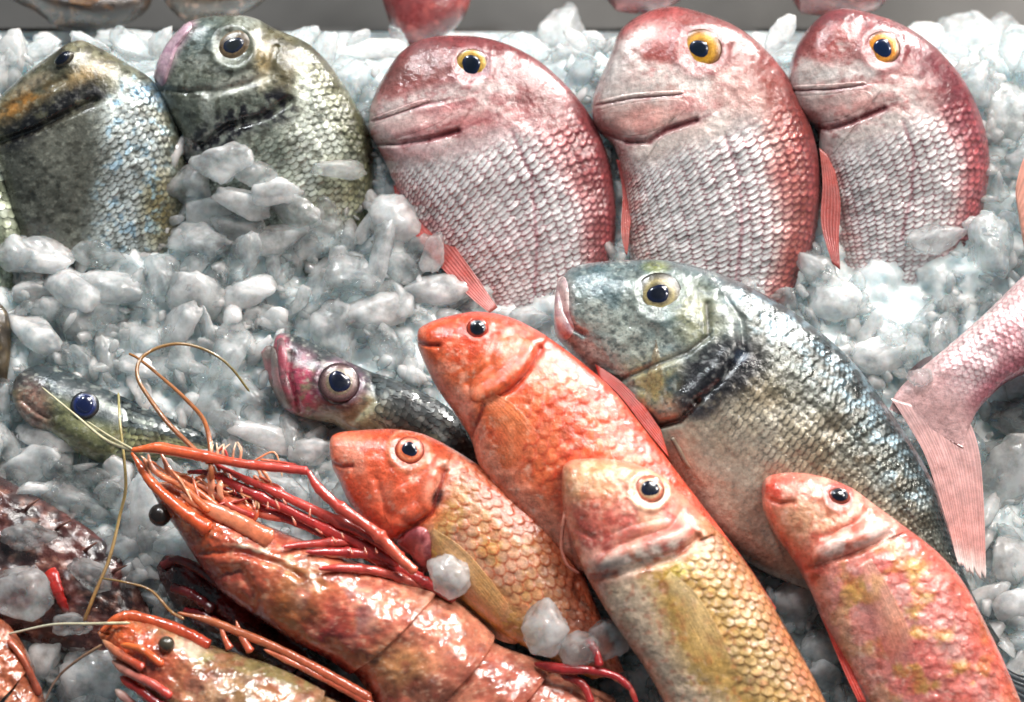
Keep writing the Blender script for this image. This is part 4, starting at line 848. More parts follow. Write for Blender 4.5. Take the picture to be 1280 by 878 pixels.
fI = mullet('red_mullet', 'orange pink mullet with golden fin, resting between bass and large prawn',
    [(413, 565), (414, 548), (426, 541), (455, 538), (492, 537), (528, 543), (562, 559), (604, 586), (650, 619), (690, 653), (722, 702), (745, 757), (765, 800), (780, 840)],
    [(413, 565), (416, 585), (424, 602), (440, 634), (470, 664), (510, 690), (552, 726), (598, 770), (650, 806), (700, 830), (740, 850)],
    0.040, (580, 670), 0.0, 0.06, 46, pigI, dispI, (512, 563, 17), dict(iris=C3(236, 110, 64), rim=C3(226, 84, 50), pupil=.56, pcol=C3(14, 20, 40), gold=0, outer=C3(240, 150, 110), bulge=.34), gsI, sp=17, edge=C3(176, 70, 36), blend=.6, vlo=-.4, relief=2.2, light=.18)
fI.fin('pectoral_fin', [(542, 660), (580, 686), (622, 736), (652, 782)], [(534, 680), (548, 722), (590, 776), (618, 798)], C3(240, 186, 124), C3(232, 164, 84), off=1.8, tw=.4, rays=16, nu=30, nv=70, ridge=.28, mat=M_MULLET, fan=.12, fade=True, blendc=.45)
fI.patch('gill_flap', [(492, 672), (520, 658), (536, 664), (540, 690), (536, 712), (526, 716), (516, 694), (500, 684)], 6,
         lambda x, y, s, v: (mixc(np.repeat(C3(206, 120, 120)[None], len(x), 0), C3(140, 56, 60), sm(.4, .6, fbm(x / 12, y / 12))), 0 * x), mat=M_MULLET, rings=8)
# middle one, golden
gJ = [(720, 1000), (742, 722), (790, 706), (840, 690), (868, 678), (872, 640), (880, 500)]
gsJ = mk_gs(gJ)
def dispJ(x, y, s, v):
    r = np.hypot(x - 812, y - 612)
    return crease(x, y, [(742, 724), (790, 712), (840, 700), (872, 672)], 5, 4.5) + hump(x, y, gJ[1:5], 10, 6, 16) + crease(x, y, [(706, 640), (716, 660), (740, 672)], 3, 4) + crease(x, y, [(852, 640), (838, 662), (790, 676), (755, 692)], 3.5, 5) \
        + 2 * np.exp(-((r - 25) / 5) ** 2) + (fbm(x / 32, y / 32, 61.) - .5) * 4 + (fbm(x / 9, y / 9, 62.) - .5) * 2.4
def pigJ(x, y, s, v):
    n1 = fbm(x / 34, y / 34, 63.); n2 = fbm(x / 10, y / 10, 64.); n3 = fbm(x / 5, y / 5, 65.)
    body = sm(-5, 25, gsJ(x, y))
    c = mixc(np.repeat(C3(220, 150, 122)[None], len(x), 0), C3(206, 96, 88), sm(.48, .68, n1) * .8); c = mixc(c, C3(214, 160, 100), ell(x, y, 748, 602, 40, 26, 0, .7) * .7)
    c = mixc(c, C3(230, 196, 172), sm(.5, .7, n2) * .5); c = mixc(c, C3(222, 120, 90), sm(.6, .95, v) * .6)
    b = mixc(np.repeat(C3(204, 164, 104)[None], len(x), 0), C3(188, 140, 60), sm(.42, .65, n1) * .6); b = mixc(b, C3(212, 190, 160), sm(.5, .7, fbm(x / 18, y / 18, 67.)) * .5)
    b = mixc(b, C3(184, 104, 66), sm(.45, .9, v + (n1 - .5) * .4) * .8); b = mixc(b, C3(222, 196, 176), sm(-.05, -.55, v) * .85); b = mixc(b, C3(196, 150, 74), ell(x, y, 875, 790, 40, 80, -28, .6) * .6)
    c = mixc(c, b, body)
    c = mixc(c, C3(236, 226, 214), stroke(x, y, [(742, 716), (790, 700), (845, 684)], 15, .7) * sm(.3, .5, n2) * .8); c = mixc(c, C3(196, 186, 60), ell(x, y, 848, 714, 14, 8, -20, .6) * .6)  # white band along the gill is a highlight painted into the colour
    c = mixc(c, C3(206, 84, 70), ell(x, y, 745, 650, 30, 24, 20, .7) * sm(.4, .6, n1) * .6)
    rr = np.hypot(x - 812, y - 612); c = mixc(c, C3(240, 206, 170), np.exp(-((rr - 22) / 5) ** 2) * .75)
    n9 = fbm(x / 4.2, y / 3.6, 99.); n8 = fbm(x / 14, y / 9, 98.)
    c = mixc(c, C3(246, 206, 188), sm(.58, .72, n9 * .5 + n8 * .5) * .55); c = mixc(c, C3(180, 62, 40), sm(.56, .7, fbm(x / 7, y / 7, 97.)) * .25)
    return c * (.84 + .32 * n2)[:, None], .0 * x
fJ = mullet('red_mullet', 'golden mullet with pink head and chin whisker, lying over the deep red mullet',
    [(702, 592), (706, 580), (722, 574), (760, 574), (800, 582), (838, 604), (872, 638), (912, 680), (944, 722), (974, 772), (1004, 824), (1032, 878), (1055, 930), (1070, 980)],
    [(702, 592), (702, 622), (708, 655), (722, 698), (746, 744), (776, 792), (806, 836), (830, 878), (856, 930), (890, 990)],
    0.060, (850, 720), 0.0, 0.10, 54, pigJ, dispJ, (812, 612, 17), dict(iris=C3(238, 196, 150), rim=C3(206, 120, 90), pupil=.62, pcol=C3(14, 20, 44), gold=0, outer=C3(214, 96, 70), bulge=.34), gsJ, sp=15, edge=C3(120, 84, 46), blend=.75, vlo=.05, relief=2.6, light=.2)
fJ.fin('pectoral_fin', [(838, 714), (872, 744), (906, 800), (918, 836)], [(824, 732), (824, 786), (846, 850)], C3(244, 212, 166), C3(240, 188, 118), off=1.6, tw=.4, rays=22, nu=30, nv=90, ridge=.28, mat=M_MULLET, fan=.22, fade=True, blendc=.45)
tube('barbel', [(708, 632, .062), (704, 655, .063), (702, 685, .062), (709, 706, .061), (724, 717, .060)], 2.6, 1.6, C3(232, 150, 124), C3(226, 130, 110), M_MULLET, fJ.ob, fJ.loc, seg=8)
fH.patch('gill_cover', [(618, 424), (650, 420), (674, 436), (664, 462), (640, 484), (610, 502), (588, 500), (590, 470), (604, 444)], 1.9, mat=M_MULLET, roll=.25)
fI.patch('gill_cover', [(520, 596), (546, 586), (554, 594), (548, 618), (540, 640), (518, 655), (490, 660), (478, 636), (492, 612)], 1.9, mat=M_MULLET, roll=.25)
fJ.patch('gill_cover', [(786, 658), (830, 648), (862, 652), (868, 676), (840, 690), (790, 706), (746, 718), (736, 702), (754, 676)], 1.9, mat=M_MULLET, roll=.25)
# right one, rosy
gK = [(960, 1000), (1012, 735), (1038, 700), (1074, 688), (1104, 676), (1116, 650), (1130, 500)]
gsK = mk_gs(gK)
def dispK(x, y, s, v):
    r = np.hypot(x - 1049, y - 620)
    return crease(x, y, [(1010, 712), (1040, 700), (1074, 690), (1112, 668)], 5, 4.5) + hump(x, y, gK[1:5], 10, 6, 15) + crease(x, y, [(958, 622), (975, 630), (992, 628)], 4, 3) + crease(x, y, [(1084, 640), (1064, 660), (1030, 672)], 3.5, 5) \
        + 1.2 * np.exp(-((r - 18) / 4.5) ** 2) + (fbm(x / 32, y / 32, 71.) - .5) * 4.5 + (fbm(x / 9, y / 9, 72.) - .5) * 2.6
def pigK(x, y, s, v):
    n1 = fbm(x / 34, y / 34, 73.); n2 = fbm(x / 10, y / 10, 74.); n3 = fbm(x / 22, y / 22, 75.)
    body = sm(-5, 25, gsK(x, y))
    c = mixc(np.repeat(C3(222, 130, 110)[None], len(x), 0), C3(224, 176, 134), ell(x, y, 1010, 650, 40, 26, 10, .7) * .7); c = mixc(c, C3(214, 80, 66), sm(.48, .68, n1) * .7)
    c = mixc(c, C3(226, 80, 62), ell(x, y, 966, 612, 16, 20, 0, .6) * .8); c = mixc(c, C3(238, 196, 176), sm(.5, .7, n2) * .45)
    b = mixc(np.repeat(C3(212, 120, 112)[None], len(x), 0), C3(230, 180, 172), sm(.42, .65, n1) * .7); b = mixc(b, C3(204, 164, 70), sm(.54, .7, n3) * .7); b = mixc(b, C3(190, 70, 62), sm(.4, .62, fbm(x / 26, y / 26, 77.)) * .35)
    b = mixc(b, C3(190, 76, 56), sm(.5, .9, v) * .7); b = mixc(b, C3(224, 170, 156), sm(-.4, -.85, v) * .7)
    c = mixc(c, b, body)
    c = mixc(c, C3(238, 214, 206), stroke(x, y, [(1036, 686), (1070, 674), (1108, 662)], 12, .7) * sm(.35, .55, n2) * .8)
    rr = np.hypot(x - 1049, y - 620); c = mixc(c, C3(206, 56, 44), np.exp(-((rr - 14) / 4) ** 2) * .8)
    n9 = fbm(x / 4.2, y / 3.6, 99.); n8 = fbm(x / 14, y / 9, 98.)
    c = mixc(c, C3(246, 206, 188), sm(.58, .72, n9 * .5 + n8 * .5) * .55); c = mixc(c, C3(180, 62, 40), sm(.56, .7, fbm(x / 7, y / 7, 97.)) * .25)
    return c * (.84 + .32 * n2)[:, None], .0 * x
fK = mullet('red_mullet', 'rosy red mullet with yellow flecks lying across the gilthead tail',
    [(953, 612), (957, 598), (974, 592), (1005, 592), (1036, 599), (1066, 612), (1096, 634), (1132, 660), (1170, 690), (1203, 728), (1231, 780), (1256, 832), (1275, 878), (1292, 930), (1300, 990)],
    [(953, 612), (955, 636), (970, 668), (996, 706), (1013, 738), (1030, 780), (1056, 828), (1082, 878), (1112, 930), (1150, 990)],
    0.050, (1110, 740), 0.0, 0.08, 50, pigK, dispK, (1049, 620, 13), dict(iris=C3(226, 80, 60), rim=C3(214, 110, 84), pupil=.68, pcol=C3(12, 12, 22), gold=0, squash=.8, ang=12, bulge=.45), gsK, sp=19, edge=C3(180, 66, 58), blend=.3, vlo=-.3, relief=1.2, light=.08)
fK.fin('pectoral_fin', [(1088, 698), (1112, 736), (1140, 796), (1148, 830)], [(1062, 714), (1068, 768), (1088, 840)], C3(244, 186, 160), C3(240, 146, 108), off=1.6, tw=.4, rays=22, nu=30, nv=90, ridge=.28, mat=M_MULLET, fan=.22, fade=True, blendc=.45)
fK.patch('gill_cover', [(1052, 660), (1086, 650), (1110, 656), (1106, 674), (1074, 688), (1036, 702), (1014, 706), (1016, 688)], 1.9, mat=M_MULLET, roll=.25)
fK.fin('pelvic_fin', [(1030, 758), (1044, 790), (1066, 840), (1084, 880)], [(1024, 762), (1036, 794), (1056, 842), (1074, 880)], C3(206, 70, 56), C3(190, 60, 48), h=(0.052, 0.052), off=0, rays=3, nu=24, nv=14)

# ------------------------------------------------------------------ prawns
def arc_part(D, V, u0, u1, k, flare0=1.0, flare1=1.05):
    """the stretch u0..u1 of a body outline, widened a little towards its rear like an overlapping shell ring"""
    d = resample(spline(D), np.linspace(u0, u1, k)); v = resample(spline(V), np.linspace(u0, u1, k)); m = (d + v) / 2
    f = np.linspace(flare0, flare1, k)[:, None]; return (m + (d - m) * f).tolist(), (m + (v - m) * f).tolist()
def prawn(name, label, D, V, cuts, h0, c, gx, gy, tmax, pig, disp, group=None):
    d, v = arc_part(D, V, 0, cuts[0], 16, 1, 1.02); d[0] = v[0] = ((np.array(d[0]) + np.array(v[0])) / 2).tolist()
    f = Loft(name, label, 'prawn', d, v, h0, c, gx, gy, tmax, pig=pig, disp=disp, mat=M_SHELL, part='carapace', ns=190, nt=110,
             tprof=[(0, 0), (.01, .12), (.05, .3), (.15, .5), (.35, .78), (.6, .95), (1, 1)], group=group, sq=1.3, bow=14)
    segs = []
    for k in range(len(cuts) - 1):
        a, b = cuts[k] - .02, cuts[k + 1]
        d, v = arc_part(D, V, a, b, 9, .93, 1.05); t = 1 - .10 * k
        segs.append(Loft('', '', '', d, v, h0, c, gx, gy, tmax * t, pig=pig, disp=disp, mat=M_SHELL, part='abdomen_segment', thing_ob=f.ob, ns=60, nt=90,
                    tprof=[(0, .92), (.5, 1.0), (.9, 1.04), (1, .97)], sq=1.0, bow=22))
    f.segs = segs; return f
def on(lofts, x, y, off, default):
    best = None
    for f in lofts:
        h = f.bvh.ray_cast(Vector(cam_pos), Vector(ray(x, y)).normalized())
        if h[0] is not None:
            z = float(height(np.array(h[0]))); best = z if best is None else max(best, z)
    return (best if best is not None else default) + off
def limb(f, name, pts, r0, r1, c0, c1, off=.003, default=.045, **kw):
    q = []
    for p in pts:
        q.append(p if len(p) == 3 else (p[0], p[1], on([f] + f.segs, p[0], p[1], off, default)))
    hs = [a[2] for a in q]
    for _ in range(2): hs = [hs[0]] + [max(hs[i], (hs[i - 1] + hs[i + 1]) / 2) for i in range(1, len(hs) - 1)] + [hs[-1]]
    q = [(a[0], a[1], z) for a, z in zip(q, hs)]
    SEED[0] += 3.1
    return tube(name, q, r0, r1, C3(*c0), C3(*c1), M_SHELL, f.ob, f.loc, wob=.22, pale=C3(240, 176, 146), seed=SEED[0], **kw)
DN = [(186, 600), (215, 604), (255, 622), (300, 642), (350, 664), (400, 684), (450, 704), (505, 724), (560, 742), (597, 772), (622, 802), (662, 822), (704, 842), (760, 872), (810, 915), (850, 960)]
VN = [(186, 612), (205, 640), (222, 664), (242, 694), (262, 722), (284, 746), (320, 770), (362, 798), (400, 818), (437, 842), (466, 874), (500, 915), (545, 955), (600, 990), (660, 1010), (720, 1020)]
def pigN(x, y, s, v):
    n1 = fbm(x / 38, y / 30, 81.); n2 = fbm(x / 11, y / 9, 82.); n3 = fbm(x / 22, y / 26, 83.); n4 = fbm(x / 60, y / 60, 84.)
    c = mixc(np.repeat(C3(222, 122, 90)[None], len(x), 0), C3(178, 74, 62), sm(.42, .6, n1) * .75)
    c = mixc(c, C3(212, 126, 62), ell(x, y, 352, 772, 42, 34, 20, .6) * .85); c = mixc(c, C3(168, 118, 70), ell(x, y, 378, 722, 36, 26, 20, .7) * .7)
    c = mixc(c, C3(168, 122, 124), ell(x, y, 430, 762, 54, 30, 15, .7) * sm(.4, .6, n3) * .85); c = mixc(c, C3(150, 46, 42), ell(x, y, 410, 800, 40, 20, 25, .6) * .7)
    c = mixc(c, C3(160, 66, 48), ell(x, y, 310, 730, 40, 34, 40, .7) * .6)
    c = mixc(c, C3(224, 108, 58), ell(x, y, 235, 645, 60, 34, 45, .6) * .85); c = mixc(c, C3(232, 172, 140), sm(.56, .74, n2) * .5)
    c = mixc(c, C3(226, 156, 124), sm(.58, .75, n3) * .5 * sm(420, 480, x)); c = mixc(c, C3(214, 138, 110), sm(430, 520, x) * .65)
    c = mixc(c, C3(176, 124, 76), ell(x, y, 495, 835, 44, 30, 0, .6) * .75); c = mixc(c, C3(92, 46, 36), ell(x, y, 540, 862, 34, 16, 10, .7) * .7); c = mixc(c, C3(190, 92, 76), ell(x, y, 640, 850, 60, 30, 15, .7) * .6)
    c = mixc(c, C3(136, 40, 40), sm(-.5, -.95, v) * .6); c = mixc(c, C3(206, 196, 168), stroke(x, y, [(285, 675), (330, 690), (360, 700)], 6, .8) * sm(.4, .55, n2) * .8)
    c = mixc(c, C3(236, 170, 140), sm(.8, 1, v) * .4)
    c = mixc(c, C3(240, 200, 170), sm(.6, .74, fbm(x / 5, y / 4, 401.)) * .5); c = mixc(c, C3(140, 54, 44), sm(.54, .68, fbm(x / 13, y / 10, 402.)) * .35); c = mixc(c, C3(70, 52, 48), sm(.62, .74, fbm(x / 6, y / 6, 403.)) * .2)
    return c * (.8 + .4 * n2)[:, None], 0 * x
dispN = lambda x, y, s, v: (fbm(x / 30, y / 30, 85.) - .5) * 14 + (fbm(x / 9, y / 9, 86.) - .5) * 2.4 + (fbm(x / 4, y / 4, 88.) - .5) * .7 - 7 * np.exp(-(seg_dist(x, y, [(250, 690), (300, 690), (350, 706), (376, 722)])[0] / 5) ** 2) - 6 * np.exp(-(seg_dist(x, y, [(262, 720), (300, 712), (318, 740), (322, 766)])[0] / 6) ** 2) + (fbm(x / 16, y / 16, 87.) - .5) * 9 * sm(360, 240, x)
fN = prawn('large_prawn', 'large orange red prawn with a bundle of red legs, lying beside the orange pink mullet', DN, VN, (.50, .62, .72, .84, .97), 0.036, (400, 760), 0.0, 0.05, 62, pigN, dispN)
red, red2, org, pch = (196, 62, 56), (176, 44, 44), (222, 106, 56), (232, 150, 116)
LEG = [
 ('antenna_base', [(164, 563), (195, 560), (216, 563), (263, 572), (304, 580), (350, 585), (386, 589)], 7.5, 4.8, org, red, .062),
 ('walking_leg', [(384, 588), (398, 610), (422, 632), (458, 657), (480, 676), (500, 698), (520, 716)], 6.5, 6.5, red, (206, 96, 70), .062),
 ('rostrum', [(164, 566), (173, 579), (187, 600), (204, 618), (232, 642), (262, 664)], 4, 10, org, (214, 84, 44), .052),
 ('antennule', [(185, 568), (190, 585), (205, 597), (225, 606), (245, 620)], 3, 4, pch, org, .055),
 ('antennule', [(201, 566), (212, 588), (228, 602), (252, 618), (272, 634)], 3, 4.5, pch, org, .055),
 ('antennule', [(176, 570), (200, 592), (232, 612), (262, 640)], 2.4, 5, (240, 180, 140), org, .053),
 ('antennal_scale', [(212, 588), (240, 606), (280, 626), (322, 648)], 5, 13, (232, 130, 84), (214, 96, 60), .052),
 ('antennal_scale', [(226, 618), (262, 636), (300, 654), (340, 676)], 6, 12, (236, 150, 110), (206, 110, 76), .050),
 ('walking_leg', [(234, 590), (261, 592), (296, 608), (345, 630), (398, 657), (450, 680), (500, 706)], 5.5, 7, red2, red, .054),
 ('walking_leg', [(262, 575), (282, 587), (304, 598), (337, 612), (376, 630), (410, 646), (456, 668), (506, 700)], 4, 6.5, red, (206, 80, 66), .056),
 ('walking_leg', [(270, 606), (310, 628), (345, 643), (398, 664), (450, 690), (510, 716)], 4.5, 7, red2, red2, .05),
 ('walking_leg', [(300, 640), (345, 646), (380, 651), (421, 657), (460, 676), (510, 708)], 5, 6, (222, 110, 84), red, .05),
 ('walking_leg', [(352, 684), (380, 681), (434, 678), (470, 684), (520, 714)], 4.5, 6, red, (210, 92, 76), .05),
 ('walking_leg', [(382, 690), (434, 691), (476, 698), (530, 726)], 5, 7, red2, red, .05),
 ('walking_leg', [(398, 711), (430, 710), (466, 713), (510, 726), (548, 742)], 4.5, 5.5, red, (206, 100, 80), .05),
 ('walking_leg', [(455, 696), (490, 707), (520, 722), (545, 736), (570, 750)], 7, 6, red, red2, .052),
 ('maxilliped', [(262, 588), (264, 606), (263, 628)], 5, 3.5, pch, pch, .056),
 ('maxilliped', [(276, 600), (275, 618), (282, 636)], 4, 3.5, pch, pch, .056),
 ('maxilliped', [(244, 604), (266, 616), (290, 634), (318, 646)], 3.5, 5, (226, 140, 100), red, .054),
 ('swimmeret', [(668, 830), (700, 836), (738, 838), (770, 846), (790, 862)], 7, 4, red2, (170, 40, 44), .058),
 ('swimmeret', [(732, 800), (744, 814), (750, 834)], 4, 5, (150, 34, 40), red2, .060),
 ('swimmeret', [(700, 842), (728, 856), (740, 880)], 6, 4, (160, 50, 46), red2, .054),
 ('swimmeret', [(764, 846), (785, 856), (796, 880)], 4, 3, (206, 120, 90), red2, .058)]
for nm, pts, r0, r1, a, b, dh in LEG:
    limb(fN, nm, pts, r0, r1, a, b, off=.0035, default=dh - .008, flat=.35 if nm == 'antennal_scale' else .8, seg=14, tip=True, joints=(.34, .66) if nm == 'walking_leg' else None)
for k in range(26):      # tangle of fine mouth limbs and feelers
    x, y = 178 + RNG.uniform(0, 150), 570 + RNG.uniform(0, 60); L_ = RNG.uniform(24, 60); an = math.radians(RNG.normal(28, 24)); cv = RNG.normal(0, 10)
    y = min(y, 566 + (x - 160) * .36)
    limb(fN, 'mouth_feeler', [(x, y), (x + L_ * .5 * math.cos(an) + cv * .4, y + L_ * .5 * math.sin(an) - cv), (x + L_ * math.cos(an), y + L_ * math.sin(an))], RNG.uniform(1.2, 2.6), RNG.uniform(.8, 2), (226, 120, 76), (240, 190, 150) if k % 3 else (170, 44, 40), off=.004, default=.046, n=8, seg=7)
for k in range(14):      # short spines along the legs
    x, y = 290 + k * 14 + RNG.normal(0, 4), 612 + k * 7 + RNG.normal(0, 6)
    limb(fN, 'spine', [(x, y), (x + RNG.normal(-4, 4), y - RNG.uniform(7, 14))], 2.2, .6, (206, 80, 60), (240, 190, 160), off=.005, default=.05, n=6, seg=6)
for k in range(9):       # bristles on the feelers' bases
    x, y = 262 + k * 5 + RNG.normal(0, 2), 566 - RNG.uniform(0, 6)
    limb(fN, 'bristle', [(x, y + 14, .056), (x + RNG.normal(0, 3), y, .058), (x + RNG.normal(0, 5), y - 10, .057)], 1.8, .7, pch, (236, 200, 170))
gold1, gold2, pale = (150, 100, 52), (140, 112, 62), (206, 196, 160)
for pts, r0, r1, a, b in [
    ([(264, 600, .054), (264, 584, .056), (262, 551, .052), (254, 524, .046), (235, 502, .040), (208, 477, .034), (175, 450, .028), (161, 442, .026)], 3.6, 1.6, (176, 96, 56), gold1),
    ([(262, 580, .056), (240, 559, .052), (210, 529, .046), (186, 497, .042), (172, 472, .040), (175, 450, .038), (197, 435, .036), (227, 430, .034), (260, 439, .030), (287, 458, .026), (312, 490, .020)], 3.4, 1.4, (176, 100, 60), (110, 100, 50)),
    ([(166, 564, .050), (131, 549, .042), (93, 518, .036), (52, 484, .030)], 2, 1.1, pale, pale),
    ([(166, 562, .051), (138, 546, .043), (109, 527, .037)], 1.6, 1.0, pale, pale),
    ([(148, 491, .034), (150, 529, .040), (155, 573, .040), (157, 611, .036), (150, 644, .034), (137, 697, .036), (119, 741, .038), (105, 777, .036)], 1.6, 2.4, (176, 166, 110), (160, 116, 70))]:
    q = [(x, y, z) for x, y, z in pts]; SEED[0] += 2
    tube('antenna', q, r0, r1, C3(*a), C3(*b), M_SHELL, fN.ob, fN.loc, seg=8, n=14, seed=SEED[0])
def ball_eye(f, x, y, h, r, col):
    o = at(float(x), float(y), float(h)); bm = bmesh.new(); bmesh.ops.create_uvsphere(bm, u_segments=24, v_segments=16, radius=r * PXM)
    V = np.array([v.co[:] for v in bm.verts]) + o; F = [[v.index for v in q.verts] for q in bm.faces]; bm.free()
    return mesh('eye', V, [np.array([q for q in F if len(q) == 4]), np.array([q for q in F if len(q) == 3])], M_EYE, f.ob, np.repeat(C3(*col)[None], len(V), 0), 0, f.loc)
ball_eye(fN, 200, 644, .046, 13.5, (34, 24, 20)); limb(fN, 'eye_stalk', [(206, 640, .045), (222, 634, .047), (240, 630, .048)], 10, 9, (190, 84, 44), org)

DO = [(122, 788), (140, 776), (165, 770), (215, 784), (262, 806), (310, 822), (350, 836), (400, 860), (450, 890), (500, 930), (550, 980)]
VO = [(122, 794), (134, 812), (150, 838), (170, 866), (200, 900), (240, 940), (280, 975), (330, 1010), (380, 1040), (430, 1060), (480, 1070)]
def pigO(x, y, s, v):
    n1 = fbm(x / 34, y / 28, 91.); n2 = fbm(x / 10, y / 9, 92.); n3 = fbm(x / 20, y / 22, 93.)
    c = mixc(np.repeat(C3(176, 122, 88)[None], len(x), 0), C3(140, 108, 72), sm(.42, .62, n1) * .8); c = mixc(c, C3(206, 158, 130), sm(.5, .7, n3) * .6)
    c = mixc(c, C3(214, 96, 46), ell(x, y, 155, 800, 36, 26, 20, .6) * .9); c = mixc(c, C3(176, 66, 44), ell(x, y, 185, 830, 40, 34, 30, .7) * .7)
    c = mixc(c, C3(222, 204, 182), ell(x, y, 238, 812, 22, 13, 30, .6) * .85); c = mixc(c, C3(140, 132, 84), stroke(x, y, [(260, 828), (330, 836), (380, 856)], 12, .7) * .7)
    c = mixc(c, C3(110, 74, 50), stroke(x, y, [(245, 842), (290, 840), (310, 852)], 5, .7) * .7)
    c = mixc(c, C3(240, 200, 170), sm(.6, .74, fbm(x / 5, y / 4, 401.)) * .5); c = mixc(c, C3(140, 54, 44), sm(.54, .68, fbm(x / 13, y / 10, 402.)) * .35); c = mixc(c, C3(70, 52, 48), sm(.62, .74, fbm(x / 6, y / 6, 403.)) * .2)
    return c * (.8 + .4 * n2)[:, None], 0 * x
fO = prawn('large_prawn', 'brown and orange prawn with long red feelers, alongside the big prawn with red leg bundle', DO, VO, (.62, .78, .95), 0.036, (280, 860), 0.0, 0.08, 58, pigO, dispN)
for nm, pts, r0, r1, a, b in [
    ('rostrum', [(126, 790), (142, 776), (160, 770), (183, 774), (213, 784), (240, 796), (262, 808)], 6, 8, org, (186, 66, 42)),
    ('antenna_base', [(222, 766), (262, 776), (300, 791), (350, 812), (412, 845), (465, 875)], 4.5, 6, (190, 110, 70), (206, 96, 66)),
    ('walking_leg', [(330, 812), (380, 836), (430, 862), (480, 890)], 4, 4.5, (214, 112, 76), (196, 84, 60)),
    ('spine', [(275, 780), (280, 796), (288, 812)], 2, 5, (226, 130, 96), (206, 90, 60)), ('spine', [(295, 776), (301, 794), (314, 816)], 2, 5.5, (226, 130, 96), (206, 90, 60)),
    ('walking_leg', [(140, 826), (164, 842), (192, 856), (214, 872)], 5, 6, (226, 170, 150), (190, 56, 46)),
    ('walking_leg', [(150, 846), (176, 864), (206, 886)], 5.5, 6, (190, 50, 40), (180, 44, 40)), ('walking_leg', [(144, 862), (170, 884), (190, 900)], 5, 5, (222, 190, 176), (186, 56, 48)),
    ('antennule', [(150, 806), (176, 812), (204, 832)], 4, 5, (226, 116, 56), (206, 90, 50)), ('antennule', [(128, 800), (150, 818), (180, 836)], 4, 6, (214, 150, 110), (196, 70, 46))]:
    limb(fO, nm, pts, r0, r1, a, b, off=.003, default=.040, flat=.8, tip=True, seg=12)
ball_eye(fO, 208, 806, on([fO], 208, 806, .001, .05), 10, (70, 62, 50))
for pts, a, b in [([(163, 779, .050), (109, 780, .046), (65, 781, .040), (22, 790, .034), (-20, 800, .03)], pale, (226, 220, 200)),
                  ([(230, 774, .046), (213, 764, .044), (188, 738, .042), (156, 728, .040), (127, 723, .038)], (170, 120, 70), gold2),
                  ([(128, 806, .042), (96, 826, .036), (70, 850, .03), (50, 890, .028)], (170, 130, 100), (120, 100, 90))]:
    SEED[0] += 2; tube('antenna', pts, 2.0, 1.2, C3(*a), C3(*b), M_SHELL, fO.ob, fO.loc, seg=8, n=12, seed=SEED[0])
# a darker prawn squeezed underneath the two
DP = [(196, 706), (214, 692), (250, 702), (300, 735), (360, 790), (410, 830), (450, 880)]; VP = [(196, 712), (206, 740), (232, 772), (270, 800), (320, 840), (360, 880), (400, 920)]
def pigP(x, y, s, v):
    n1 = fbm(x / 24, y / 22, 95.); n2 = fbm(x / 9, y / 9, 96.)
    c = mixc(np.repeat(C3(120, 32, 32)[None], len(x), 0), C3(66, 26, 26), sm(.42, .6, n1)); c = mixc(c, C3(60, 60, 62), ell(x, y, 222, 748, 28, 22, 30, .6) * .8)
    return c * (.8 + .4 * n2)[:, None], 0 * x
fP = prawn('dark_prawn', 'dark maroon prawn squeezed in the gap between the two larger prawns', DP, VP, (.7, .95), 0.012, (300, 780), 0, 0.05, 40, pigP, dispN)
for nm, pts in [('rostrum', [(202, 708), (222, 700), (248, 712), (280, 736)]), ('walking_leg', [(214, 734), (240, 744), (268, 764)]), ('walking_leg', [(230, 764), (256, 770), (290, 792)])]:
    limb(fP, nm, pts, 6, 7, (136, 26, 30), (96, 24, 26), off=.002, default=.02)
# corner prawn and a broken claw tip
DR = [(-70, 800), (-30, 766), (4, 776), (24, 800), (44, 842), (58, 885), (64, 930)]; VR = [(-70, 800), (-70, 850), (-50, 900), (-20, 940), (10, 960)]
fR = prawn('brown_prawn', 'rusty orange prawn shell at the corner below the maroon rough skinned fish', DR, VR, (.6, .95), 0.026, (0, 850), 0, 0.05, 44, simple_pig([(176, 96, 66), (130, 72, 52), (214, 150, 120)], 12., 0), dispN)
limb(fR, 'walking_leg', [(10, 800), (30, 826), (50, 870)], 4, 5, (190, 96, 66), (150, 70, 50), off=.002, default=.03)
px_, py_ = 72, 738; p, _ = fQ.surf(px_, py_); hh = float(height(p))
o = tube('claw_fragment', [(62, 714, hh + .002), (66, 722, hh + .005), (72, 740, hh + .005), (80, 758, hh + .002), (82, 764, hh)], 11, 4, C3(190, 50, 40), C3(150, 28, 28), M_SHELL, seg=12, flat=.5, wob=.3)
o['label'] = 'short bright red piece of prawn claw lying on the maroon brown fish'; o['category'] = 'claw'

# ------------------------------------------------------------------ out of focus fish in the next tray behind
def far_fish(name, label, D, V, cs, z, h=-.055):
    f = Loft(name, label, 'fish', D, V, h, D[len(D) // 2], 0, 0, 40, pig=simple_pig(cs, z, 0, 30), mask=False, ns=60, nt=40)
    return f
far_fish('red_bream', 'blurred dark red fish lying in the next tray behind the thin ringed pink bream', [(500, 54), (484, 20), (476, -30), (500, -120), (530, -190)], [(500, 54), (540, 52), (580, 20), (590, -40), (560, -180)], [(122, 50, 50), (92, 38, 38), (150, 74, 68)], 3.)
far_fish('red_bream', 'blurred pink fish in the next tray behind the golden eyed bream', [(770, 12), (750, -20), (740, -80), (760, -160)], [(770, 12), (830, 10), (860, -30), (800, -150)], [(130, 60, 60), (100, 46, 46), (150, 84, 78)], 5.)
far_fish('red_bream', 'blurred red fish in the next tray behind the orange ringed bream', [(1000, 14), (985, -20), (980, -80), (1000, -160)], [(1000, 14), (1080, 16), (1110, -20), (1060, -150)], [(120, 56, 54), (96, 42, 42), (140, 80, 74)], 6.)
